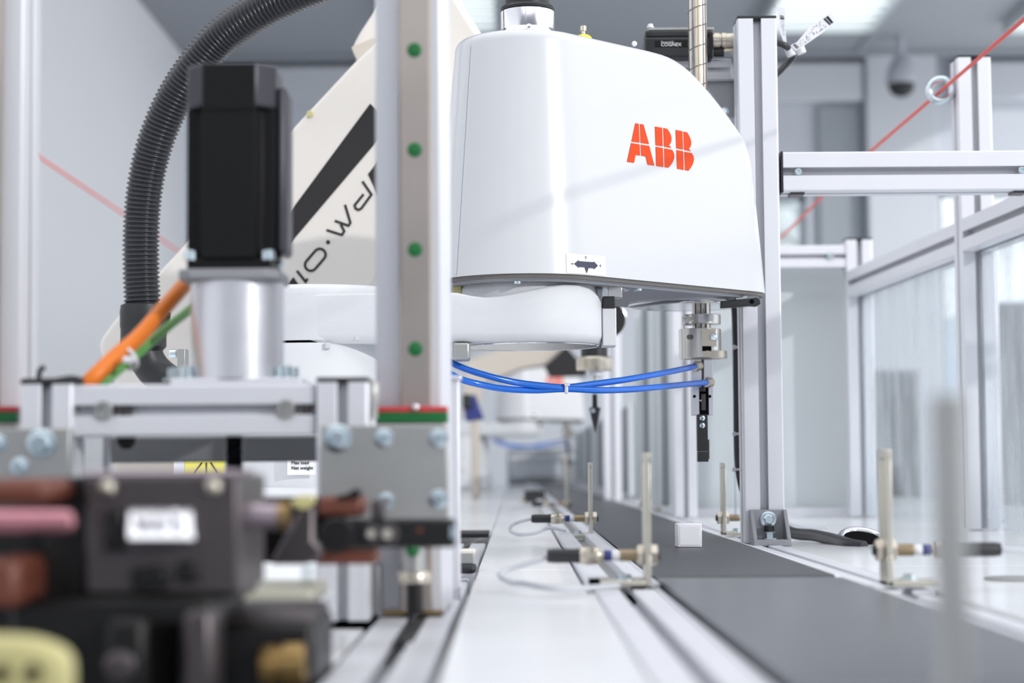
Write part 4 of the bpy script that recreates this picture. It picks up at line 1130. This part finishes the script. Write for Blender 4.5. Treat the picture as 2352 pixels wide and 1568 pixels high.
stroke('letter', [[(378, 1300), (470, 1415), (492, 1382)]])
c = P(712, 262, YR); bolt(br, c, (0, -1, 0), .004, 'screw', 'pale_yellow', washer=False)
# upper joint housing
MB().fpoly(rounded([(806, 112), (822, 78), (868, 8), (935, -60), (1040, -30), (1092, 55), (1130, 110), (1090, 240), (960, 300), (830, 150)], 16), YR + .10, .12).build('joint_housing', 'beige', br, bev=.008)
MB().fpoly(rounded([(806, 108), (858, 86), (880, 92), (822, 140)], 4), YR + .085, .03).build('joint_shaded_face', 'beige_dark', br, bev=.002)  # darker beige puts the shadow on this housing face into the colour
MB().lathe(P(972, 190, YR + .0), (0, -1, 0), [(.03, -.12), (.03, .008), (.027, .011), (.01, .0115)], 40).build('joint_cap', 'beige', br)
# base of the beige robot
MB().box(P(250, 880, YR).x, P(640, 900, YR).x, YR + .02, YR + .2, ZT, P(400, 905, YR).z).build('base', 'beige_dark', br, bev=.01)

# pointed tool hanging in mid-ground with its black disc
YT = 2.5
pt2 = thing('pointed_tool', 'hanging tool with grey clamp and black pointed tip behind the blue tubes', 'tool', tuple(P(1365, 992, YT)))
tx = P(1366, 900, YT).x
def tz(py): return P(1366, py, YT).z
def tl(name, prof, m, n=32): return MB().lathe((tx, YT, 0), (0, 0, 1), [(MM(r, YT), tz(y)) for r, y in prof], n).build(name, m, pt2)
tl('tool_mount', [(31, 820), (31, 796), (27, 794), (27, 780)], 'black_plastic')
tl('tool_clamp', [(40, 851), (42, 848), (42, 824), (38, 820)], 'nickel')
tl('clamp_shoulder', [(20, 862), (20, 851)], 'aluminium')
tl('stem', [(3, 904), (3, 862)], 'galv', 16)
tl('tool_neck', [(6, 940), (6, 905)], 'iron_black', 20)
tl('tip', [(.6, 993), (9, 960), (12, 944), (14, 938), (8, 934)], 'black_plastic')
bolt(pt2, P(1362, 943, YT - .009), (0, -1, 0), .003, washer=False)
dk = P(1392, 735, YT)
MB().lathe((dk.x, YT - .01, dk.z), (0, 1, 0), [(MM(44, YT), 0), (MM(45, YT), .002), (MM(45, YT), .03)], 48).build('wrist_disc', 'ink', pt2)
MB().torus((dk.x, YT - .009, dk.z), (0, 1, 0), MM(44.5, YT), .0012, 48, 8).build('disc_rim', 'polished', pt2)
MB().box(dk.x - .012, dk.x + .012, YT, YT + .02, tz(790), dk.z).build('arm_link', 'beige_dark', pt2)
MB().tube(smooth_path([(dk.x, YT + .03, dk.z), (dk.x - .06, YT + .1, dk.z + .05), (dk.x - .2, YT + .14, dk.z + .12), (dk.x - .3, YT + .1, dk.z + .22), P(960, 190, YR + .2)], 8), .03, 20).build('forearm', 'beige', pt2)
# second beige robot far behind
YQ2 = 4.6
b2 = thing('beige_robot', 'distant blurred beige arm with black stripe behind the pointed tool', 'robot', tuple(P(1230, 1000, YQ2)))
MB().fpoly(rounded([(1062, 960), (1066, 830), (1120, 810), (1190, 790), (1250, 740), (1330, 770), (1285, 835), (1200, 845), (1110, 880), (1098, 960)], 12), YQ2 + .4, .1).build('arm_plate', 'beige_dark', b2, bev=.004)
MB().fpoly([(1300, 795), (1350, 850), (1345, 864), (1262, 866), (1250, 842)], YQ2 + .385, .014).build('black_stripe', 'ink', b2)
MB().fpoly([(1062, 912), (1092, 905), (1112, 962), (1070, 968)], YQ2 + .2, .05).build('blue_cover', 'led_blue', b2, bev=.004)
MB().fbox(1062, 905, 1082, 940, YQ2 + .19, .05).build('black_motor', 'black_plastic', b2, bev=.004)
MB().box(P(1080, 900, YQ2 + .4).x, P(1100, 900, YQ2 + .4).x, YQ2 + .42, YQ2 + .5, ZT, P(1100, 960, YQ2 + .4).z).build('base', 'beige_dark', b2, bev=.005)

# ------------------------------------------------------------------ lift unit in the foreground
ZL_ = .888
YCOL = 1.12
def column(label, px0, px1, depth, ztop, zbot, right_plate=None):
    a = P(px0, 500, YCOL).x; b = P(px1, 500, YCOL).x; w = b - a; xc = (a + b) / 2
    t = thing('guide_column', label, 'column', (xc, YCOL + depth / 2, zbot))
    tprofile(MB(), (xc, YCOL + w / 2, zbot), (xc, YCOL + w / 2, ztop), w, (0, 1, 0), 'ESW').build('profile', 'aluminium', t, bev=.0008)
    return t, xc, w
cl, cxr, cw = column('guide column with steel rail and green plugs, left of the robot cover', 862, 1016, .04, 1.62, ZL_)
MB().box(cxr - cw / 2 + .004, cxr + cw / 2 + .0012, YCOL + cw + .0004, YCOL + cw + .075, ZL_, 1.62).build('rear_profile', 'aluminium', cl, bev=.002)
ra, rb_ = P(917, 500, YCOL - .012).x, P(990, 500, YCOL - .012).x
xrl = (P(917, 500, YCOL - .012).x + P(990, 500, YCOL - .012).x) / 2; rw = (rb_ - ra) / 2
def rail_part(parent, xc, hw, ztop, zbot):
    sec = [(-hw, 0), (-hw, -.004), (-hw * .82, -.0058), (-hw * .82, -.0075), (-hw, -.0088), (-hw, -.0118), (-hw * .9, -.0128), (hw * .9, -.0128), (hw, -.0118), (hw, -.0088), (hw * .82, -.0075), (hw * .82, -.0058), (hw, -.004), (hw, 0)]
    return MB().prism([(xc + x, YCOL - .0003 + y, zbot) for x, y in sec], (0, 0, ztop - zbot)).build('guide_rail', 'rail_steel', parent)
gl = rail_part(cl, xrl, rw, 1.62, P(0, 1405, YCOL).z)
for px, py in ((938, 115), (941, 344), (944, 573), (946, 801)):
    c = P(px, py, YCOL - .0131)
    MB().lathe((xrl, c.y, c.z), (0, -1, 0), [(.0043, -.001), (.0043, .0004), (.004, .0006)], 24).build('green_plug', 'plastic_green', gl)
c = P(950, 1258, YCOL - .0131); MB().lathe((xrl, c.y, c.z), (0, -1, 0), [(.0043, -.001), (.0043, .0004), (.004, .0006)], 24).build('green_plug', 'plastic_green', gl)
MB().fbox(880, 1402, 1018, 1411, YCOL - .004, .03).build('yellow_shim', 'brass', cl)
cl2, cxl, cw2 = column('guide column at the left picture edge with lit right side', -104, 52, .04, 1.62, ZL_)
g2 = rail_part(cl2, P(-30, 500, YCOL).x, rw, 1.62, .90)
# narrow side plate standing right of the column, lower half
sp = thing('side_plate', 'narrow bright upright plate just right of the guide column', 'plate', tuple(P(1050, 1395, 1.24)))
MB().fbox(1026, 868, 1056, 1420, 1.26, .012).build('plate', 'aluminium', sp, bev=.001)
MB().fbox(1024, 862, 1060, 872, 1.257, .018).build('plate_lip', 'polished', sp, bev=.0006)

# carriage: frame of small profiles with plates
YF0 = 1.065; S30 = .030
lf = thing('lift_carriage', 'aluminium lift frame carrying the black motor between the guide columns', 'frame', (P(440, 1000, YF0).x, YF0, P(440, 1000, YF0).z))
def up(px0, px1, py0, py1, Y, cap):
    a = P(px0, 940, Y).x; b = P(px1, 940, Y).x; xc = (a + b) / 2; s = b - a
    tprofile(MB(), (xc, Y + s / 2, P(0, py1, Y).z), (xc, Y + s / 2, P(px0, py0, Y).z), s, (0, 1, 0)).build('upright', 'aluminium', lf, bev=.0005)
    if cap: MB().box(a - .0004, b + .0004, Y - .0004, Y + s, P(px0, py0, Y).z, P(px0, py0 - 11, Y).z).build('end_cap', 'black_plastic', lf, bev=.0012)
    return xc, s
up(46, 166, 882, 1100, YF0, True)
xru, sru = up(727, 846, 877, 1432, YF0, True)
y0b, y1b = P(440, 882, YF0 + .004).z, P(440, 1001, YF0 + .004).z; zbm = (y0b + y1b) / 2
tprofile(MB(), (P(166, 940, YF0 + .004).x, YF0 + .004 + (y0b - y1b) / 2, zbm), (P(724, 940, YF0 + .004).x, YF0 + .004 + (y0b - y1b) / 2, zbm), y0b - y1b, (0, 0, 1)).build('cross_bar', 'aluminium', lf, bev=.0005)
for px in (242, 659):
    c = P(px, 939, YF0 + .008); socket_screw(lf, (c.x, c.y, zbm), (0, -1, 0), .0055, 'cap_screw', 'shaft_steel', .006)
    MB().box(c.x + .008, c.x + .014, YF0 + .0075, YF0 + .02, zbm - .0045, zbm + .0045).build('slot_nut', 'iron_dark', lf)
# zip tie stub and black strap on the left cap
MB().tube([P(88, 872, YF0 + .006), P(92, 848, YF0 + .006), P(103, 843, YF0 + .006)], .0016, 8).build('tie_end', 'black_plastic', lf)
MB().tube(smooth_path([P(52, 875, YF0 + .002), P(120, 874, YF0 + .002), P(165, 868, YF0 + .004), P(190, 874, YF0 + .008)], 6), .0016, 8).build('strap', 'black_plastic', lf)
# plates
YPL = 1.035
pr = MB().fbox(736, 976, 1029, 1192, YPL, .010).build('carriage_plate', 'galv', lf, bev=.0008)
for px, py, r in ((776, 1006, .0050), (882, 1006, .0034), (1007, 1006, .0034), (1008, 1146, .0034), (888, 1150, .0030)): bolt(pr, P(px, py, YPL), (0, -1, 0), r, 'plate_bolt', h=r * .8)
pl_ = MB().fbox(-90, 984, 160, 1110, YPL - .01, .010).build('carriage_plate', 'galv', lf, bev=.0008)
for px, py, r in ((96, 1018, .0052), (-6, 1018, .0034), (46, 1072, .0034)): bolt(pl_, P(px, py, YPL - .01), (0, -1, 0), r, 'plate_bolt', h=r * .8)
# rail blocks with green and red ends
for x0, x1, t_ in ((862, 1027, 'right'), (-110, 38, 'left')):
    blk = MB().fbox(x0 + 2, 968, x1 - 2, 1192, YCOL - .026, .022).build('rail_block', 'rail_steel', lf, bev=.0008)
    MB().fbox(x0, 946, x1, 970, YCOL - .028, .024).build('green_end', 'plastic_green', blk, bev=.0006)
    MB().fbox(x0, 933, x1, 946, YCOL - .028, .022).build('red_seal', 'plastic_red', blk, bev=.0006)
c = P(955, 935, YCOL - .029); MB().sphere(c, .0020, 12, 8).build('grease_nipple', 'polished', lf)
c = P(856, 905, 1.08); MB().lathe(c, (0, 0, -1), [(.002, -.008), (.0040, -.005), (.0040, .002), (.003, .008), (.003, .014)], 20).build('side_nut', 'galv', lf)
# grey bar and steel strip behind
MB().fbox(238, 1003, 728, 1061, 1.22, .03).build('rear_bar', 'grey_bar', lf, bev=.001)
MB().fbox(168, 1000, 176, 1092, 1.12, .02).build('rear_strip', 'grey_bar', lf)
MB().fbox(236, 1004, 250, 1090, 1.14, .006).build('thin_strip', 'aluminium', lf)
c = P(290, 1008, 1.15); MB().lathe(c, (0, 0, -1), [(.006, -.004), (.006, .003), (.003, .006)], 16).build('dark_nut', 'iron_black', lf)

# motor with its mount on the cross bar
YM = 1.105
mm_ = thing('servo_motor', 'black square servo motor standing upright on a cylindrical mount', 'motor', tuple(P(525, 878, YM)))
xm0, xm1 = P(421, 400, YM).x, P(629, 400, YM).x; hw = (xm1 - xm0) / 2; xmc = (xm0 + xm1) / 2; ymc = YM + hw
def sec(points, z0, z1, name, m, par, bev=.0008): return MB().prism([(xmc + x, ymc + y, z0) for x, y in points], (0, 0, z1 - z0)).build(name, m, par, bev=bev)
zf0, zf1, zs1, zt1 = P(525, 617, YM).z, P(525, 592, YM).z, P(525, 243, YM).z, P(525, 143, YM).z
h = hw; n_ = h * .40
sq = [(-h, -h), (h, -h), (h, h), (-h, h)]
oct_ = [(-h + n_, -h), (h - n_, -h), (h, -h + n_), (h, h - n_), (h - n_, h), (-h + n_, h), (-h, h - n_), (-h, -h + n_)]
i_ = h * .07
notch = []
for sx, sy in ((-1, -1), (1, -1), (1, 1), (-1, 1)):
    q = [(sx * h * .98, sy * (h - n_)), (sx * (h - n_ * .72), sy * (h - n_)), (sx * (h - n_), sy * (h - n_ * .72)), (sx * (h - n_), sy * h * .98)]
    if sx * sy < 0: q = q[::-1]
    notch += q
mb_ = sec(notch, zf1, zs1, 'motor_body', 'black_motor', mm_, .0006)
rect = sec([(-h * .93, -h * .93), (h * .93, -h * .93), (h * .93, h * .93), (-h * .93, h * .93)], zf0, zf1, 'motor_flange', 'black_motor', mm_, .0012)
capo = sec(oct_, zs1, zt1, 'motor_cap', 'motor_cap', mm_, .0016)
MB().box(xmc - h + n_ * 1.06, xmc + h - n_ * 1.06, YM - .0004, YM + .002, zs1 - .002, zt1 - .001).build('cap_face', 'black_motor', capo)
MB().box(xm1 - .0005, xm1 + .006, ymc - h * .55, ymc + h * .7, zf0 + .01, zt1 - .012).build('side_cover', 'motor_cap', mm_, bev=.003)
for sx in (-1, 1):
    for sy in (-1, 1):
        c = Vector((xmc + sx * h * .85, ymc + sy * h * .85, zf1))
        MB().lathe(c, (0, 0, 1), [(.0040, -.001), (.0040, .0042), (.0034, .0048)], 18).build('flange_screw', 'zinc', mm_)
# adapter plate and cylinder
zp0, zp1 = P(525, 640, YM - .004).z, zf0
MB().prism([(xmc + x * 1.12, ymc + y * 1.12, zp0) for x, y in [(-h + .006, -h), (h - .006, -h), (h, -h + .006), (h, h - .006), (h - .006, h), (-h + .006, h), (-h, h - .006), (-h, -h + .006)]], (0, 0, zp1 - zp0)).build('adapter_plate', 'cast_alu', mm_, bev=.001)
zc_0 = P(525, 868, YM).z
MB().lathe((xmc + .0015, ymc, zc_0), (0, 0, 1), [(h * 1.04, 0), (h * 1.04, zp0 - zc_0)], 56).build('mount_cylinder', 'cast_smooth', mm_)
zq = P(525, 881, YM - .02).z
MB().box(xmc - h * 1.28, xmc + h * 1.62, ymc - h * 1.0, ymc + h * 1.0, zq, zc_0).build('mount_base', 'aluminium', mm_, bev=.001)
for px in (404, 428, 652, 668):
    c = P(px, 862, YM + .02 + (.012 if px in (404, 668) else -.006))
    MB().lathe((c.x, c.y, zc_0), (0, 0, 1), [(.0075, 0), (.0075, .0012), (.0048, .0014), (.0048, .0072), (.0040, .0078)], 18).build('base_bolt', 'zinc', mm_)
# cables
cbl = P
tag(MB().tube(smooth_path([P(470, 610, 1.20), P(430, 648, 1.17), P(385, 698, 1.15), P(320, 772, 1.13), P(262, 822, 1.115), P(200, 882, 1.105), P(172, 915, 1.13)], 8), MM(19, 1.13), 18).build('power_cable', 'orange_cable'), 'thick orange cable slanting down from the motor mount', 'cable')
tag(MB().tube(smooth_path([P(480, 670, 1.21), P(430, 716, 1.185), P(390, 747, 1.165), P(330, 800, 1.14), P(285, 838, 1.125), P(225, 890, 1.115), P(200, 915, 1.135)], 8), MM(11, 1.14), 16).build('signal_cable', 'green_cable'), 'thin green cable slanting beneath the orange cable', 'cable')
ty = thing('cable_tie', 'pale tie holding orange and green cables together', 'cable tie', tuple(P(280, 815, 1.11)))
ctr = P(277, 812, 1.123); axd = (P(262, 822, 1.115) - P(320, 772, 1.13)).normalized()
MB().torus(ctr + Vector((.0035, 0, -.0025)), axd, .0075, .0013, 32, 8).build('band', 'tie_white', ty)
MB().tube([P(285, 826, 1.105), P(300, 828, 1.104), P(309, 822, 1.104)], .0022, 8).build('tail', 'tie_white', ty)
# lead screw
ls = thing('lead_screw', 'black threaded spindle hanging below the cross bar', 'spindle', tuple(P(538, 1085, 1.10)))
lx = P(538, 1040, 1.12).x
z1_, z0_ = P(538, 1000, 1.12).z, P(538, 1078, 1.12).z
pr_ = []; N_ = 22
for k in range(N_ * 2 + 1): pr_.append((.0056 if k % 2 else .0044, (z1_ - z0_) * k / (2 * N_)))
MB().lathe((lx, 1.12, z0_), (0, 0, 1), pr_, 20).build('thread', 'black_hose', ls, ang=20)
MB().lathe((lx, 1.12, z0_), (0, 0, -1), [(.0050, 0), (.0050, .016)], 20).build('spindle_nut', 'red_brown', ls)

# ------------------------------------------------------------------ dark blurred processing head
YH = .76
hd = thing('crimping_head', 'dark blurred steel machine head filling the lower left corner', 'machine', tuple(P(300, 1560, YH)))
def hb(name, m, x0, y0, x1, y1, Y=YH, d=.05, bev=.0015, par=None): return MB().fbox(x0, y0, x1, y1, Y, d).build(name, m, par or hd, bev=bev)
bd_ = hb('housing', 'iron_dark', 195, 1092, 548, 1365, YH, .08)
hb('upper_plate', 'lilac_metal', 190, 1080, 530, 1093, YH + .006, .07)
hb('face_step', 'iron_black', 238, 1170, 285, 1265, YH - .004, .02, par=bd_)
hb('face_step', 'iron_black', 300, 1300, 385, 1352, YH - .003, .01, par=bd_)
hb('face_step', 'iron_black', 405, 1290, 455, 1338, YH - .004, .01, par=bd_)
for px, py in ((248, 1120), (491, 1118)): MB().sphere(P(px, py, YH - .001), .0036, 14, 8, .9).build('dome_screw', 'nickel', bd_)
pl2 = P(368, 1205, YH)
MB().add([P(290, 1168, YH - .001), P(448, 1168, YH - .001), P(448, 1240, YH - .016), P(290, 1240, YH - .016), P(290, 1168, YH + .004), P(448, 1168, YH + .004), P(448, 1240, YH + .004), P(290, 1240, YH + .004)], [(0, 1, 2, 3), (7, 6, 5, 4), (0, 4, 5, 1), (1, 5, 6, 2), (2, 6, 7, 3), (3, 7, 4, 0)]).build('shiny_plate', 'polished', bd_, bev=.001)
for px, py in ((322, 1192), (345, 1195), (368, 1192), (402, 1184)): MB().sphere(P(px, py, YH - .009), .0026, 10, 6).build('rivet', 'polished', bd_)
c0, c1 = P(546, 1185, YH + .03), P(640, 1185, YH + .03)
MB().lathe(c0, c1 - c0, [(.0052, 0), (.0052, (c1 - c0).length)], 24).build('spindle', 'lilac_metal', hd)
MB().lathe(c1, c1 - c0, [(.0055, 0), (.0055, .004)], 24).build('spindle_ring', 'brass', hd)
c0, c1 = P(-30, 1197, YH - .05), P(172, 1197, YH - .05)
MB().lathe(c0, c1 - c0, [(.0042, 0), (.0042, (c1 - c0).length - .004), (.0036, (c1 - c0).length - .001), (.0015, (c1 - c0).length)], 24).build('handle', 'metal_pink_sheen', hd)
hb('handle_socket', 'iron_black', 100, 1095, 200, 1380, YH + .012, .06)
hb('red_guard', 'red_brown', -60, 1098, 112, 1160, YH - .03, .05, .004)
hb('red_guard', 'red_brown', -60, 1282, 44, 1400, YH - .03, .05, .004)
hb('left_wall', 'iron_black', -60, 1160, 110, 1500, YH + .02, .05)
hb('right_wall', 'iron_dark', 548, 1090, 562, 1372, YH + .03, .04)
hb('red_tab', 'red_brown', 556, 1085, 564, 1160, YH + .05, .01)
hb('lower_housing', 'iron_black', 20, 1372, 490, 1600, YH - .01, .09, .003)
hb('lower_front', 'iron_black', 240, 1420, 335, 1600, YH - .03, .03, .003)
hb('lower_slot', 'black_hole', 340, 1430, 410, 1600, YH - .012, .01)
hb('lower_step', 'iron_dark', 415, 1400, 490, 1600, YH - .02, .03, .003)
MB().lathe(P(276, 1528, YH - .031), (0, -1, 0), [(.006, 0), (.006, .002), (.004, .003)], 20).build('lower_knob', 'iron_dark', hd)
hb('right_base', 'iron_black', 490, 1432, 722, 1600, YH + .02, .08, .003)
hb('right_ledge', 'iron_dark', 492, 1405, 720, 1440, YH + .03, .07, .004)
c = P(652, 1530, YH + .015)
MB().lathe((c.x - .009, c.y, c.z), (1, 0, .05), [(.0080, 0), (.0086, .0015), (.0086, .006), (.0075, .0065), (.0075, .009), (.0090, .0095), (.0090, .017), (.008, .018)], 24).build('brass_knob', 'brass', hd)
yk_ = P(30, 1560, .60)
kn_ = thing('yellow_handwheel', 'pale yellow blurred rounded grip at the bottom left corner', 'handle', (yk_.x, .60, yk_.z))
MB().fpoly(rounded([(-120, 1458), (70, 1466), (154, 1500), (156, 1640), (-120, 1660)], 60), .588, .014).build('grip', 'pale_yellow', kn_, bev=.003)
for px in (4, 76): MB().cyl(P(px, 1546, .5872), P(px, 1546, .589), .0026, n=20).build('finger_hole', 'black_hole', kn_)
MB().cyl(P(28, 1580, .60), P(28, 1580, .73), .006).build('axle', 'iron_black', kn_)
# plates lying behind the head
bp_ = thing('cover_plate', 'beige metal plate lying beyond the dark machine head', 'plate', tuple(P(600, 1390, .93)))
MB().fbox(486, 1352, 716, 1384, .93, .08).build('plate', 'beige_plate', bp_, bev=.002)
MB().fbox(478, 1387, 722, 1400, .925, .10).build('tray', 'aluminium', bp_, bev=.001)
MB().fbox(690, 1300, 718, 1352, .97, .02).build('glass_block', 'acrylic', bp_, bev=.001)

# clamp bar before the column
YK = .93
kb = thing('toggle_clamp', 'black jointed clamp bar crossing in front of the galvanised plate', 'clamp', tuple(P(900, 1262, YK)))
b1_ = MB().fbox(752, 1192, 1046, 1258, YK, .012).build('bar', 'iron_black', kb, bev=.002)
MB().lathe(P(780, 1226, YK + .012), (0, -1, 0), [(.0085, 0), (.0085, .015), (.0075, .016)], 32).build('bar_end', 'iron_black', kb)
for px, r in ((778, .0055), (856, .0045), (893, .0052)):
    rg_ = MB().lathe(P(px, 1226, YK - .0002), (0, -1, 0), [(r, 0), (r, .0015), (r * .6, .002)], 24).build('pivot_ring', 'iron_dark', b1_)
    MB().lathe(P(px - 4, 1226, YK - .002), (0, -1, 0), [(r * .5, 0), (r * .45, .001)], 16).build('pivot_pin', 'zinc_yellow', rg_)
MB().fbox(958, 1212, 970, 1222, YK - .0006, .001).build('red_dot', 'red_brown', b1_)
MB().fbox(1034, 1208, 1048, 1236, YK - .001, .004).build('end_screw', 'zinc', b1_)
MB().fbox(728, 1138, 836, 1188, YK + .004, .03).build('brown_block', 'red_brown', kb, bev=.003)
MB().fpoly([(772, 1140), (800, 1132), (812, 1122), (826, 1124), (826, 1142), (772, 1146)], YK + .002, .02).build('block_latch', 'iron_black', kb, bev=.001)
MB().fbox(722, 1262, 866, 1296, YK + .004, .03).build('brown_foot', 'red_brown', kb, bev=.002)
MB().fpoly([(618, 1296), (688, 1166), (722, 1160), (722, 1240), (738, 1252), (738, 1284), (700, 1296)], YK - .03, .012).build('lever', 'iron_dark', kb, bev=.002)
MB().fbox(565, 1142, 760, 1290, YK + .01, .02).build('rear_plate', 'black_hole', kb, bev=.002)
MB().fpoly([(664, 1150), (690, 1138), (722, 1138), (722, 1154), (700, 1172), (676, 1166)], YK - .034, .008).build('yellow_clip', 'pale_yellow', kb, bev=.001)
MB().fbox(852, 1148, 882, 1192, YK + .002, .01).build('grey_tab', 'iron_dark', kb, bev=.001)
# small cylinder below the clamp bar
ac = thing('air_cylinder', 'small upright cylinder with collar below the black clamp bar', 'cylinder', tuple(P(950, 1412, 1.06)))
def av(name, m, prof, n=24): return MB().lathe((P(952, 1350, 1.06).x, 1.06, 0), (0, 0, 1), [(MM(r, 1.06), P(952, y, 1.06).z) for r, y in prof], n).build(name, m, ac)
av('rod', 'iron_black', [(19, 1412), (19, 1334)])
av('collar', 'nickel', [(36, 1338), (38, 1332), (38, 1318), (34, 1312)])
av('barrel', 'galv', [(27, 1314), (27, 1262), (22, 1258)])
MB().sphere(P(948, 1262, 1.06 - .008), .0040, 14, 8).build('green_button', 'plastic_green', ac)
si = PZ(946, 1416, ZL_); sj = PZ(930, 1474, ZL_)
tag(MB().box(sj.x - .0036, sj.x + .0040, sj.y, si.y, ZL_ - .004, ZL_ + .0004).build('slot_shade', 'black_rubber', bev=.0004), 'black strip added to darken the rail slot at the foot of the guide column', 'strip')  # black strip added so the slot reads dark
# support post feet below
MB().fbox(846, 1296, 872, 1412, 1.10, .02).build('dark_rib', 'grey_bar', cl, bev=.001)
for o in bpy.data.objects:
    if '_o' in o: del o['_o']
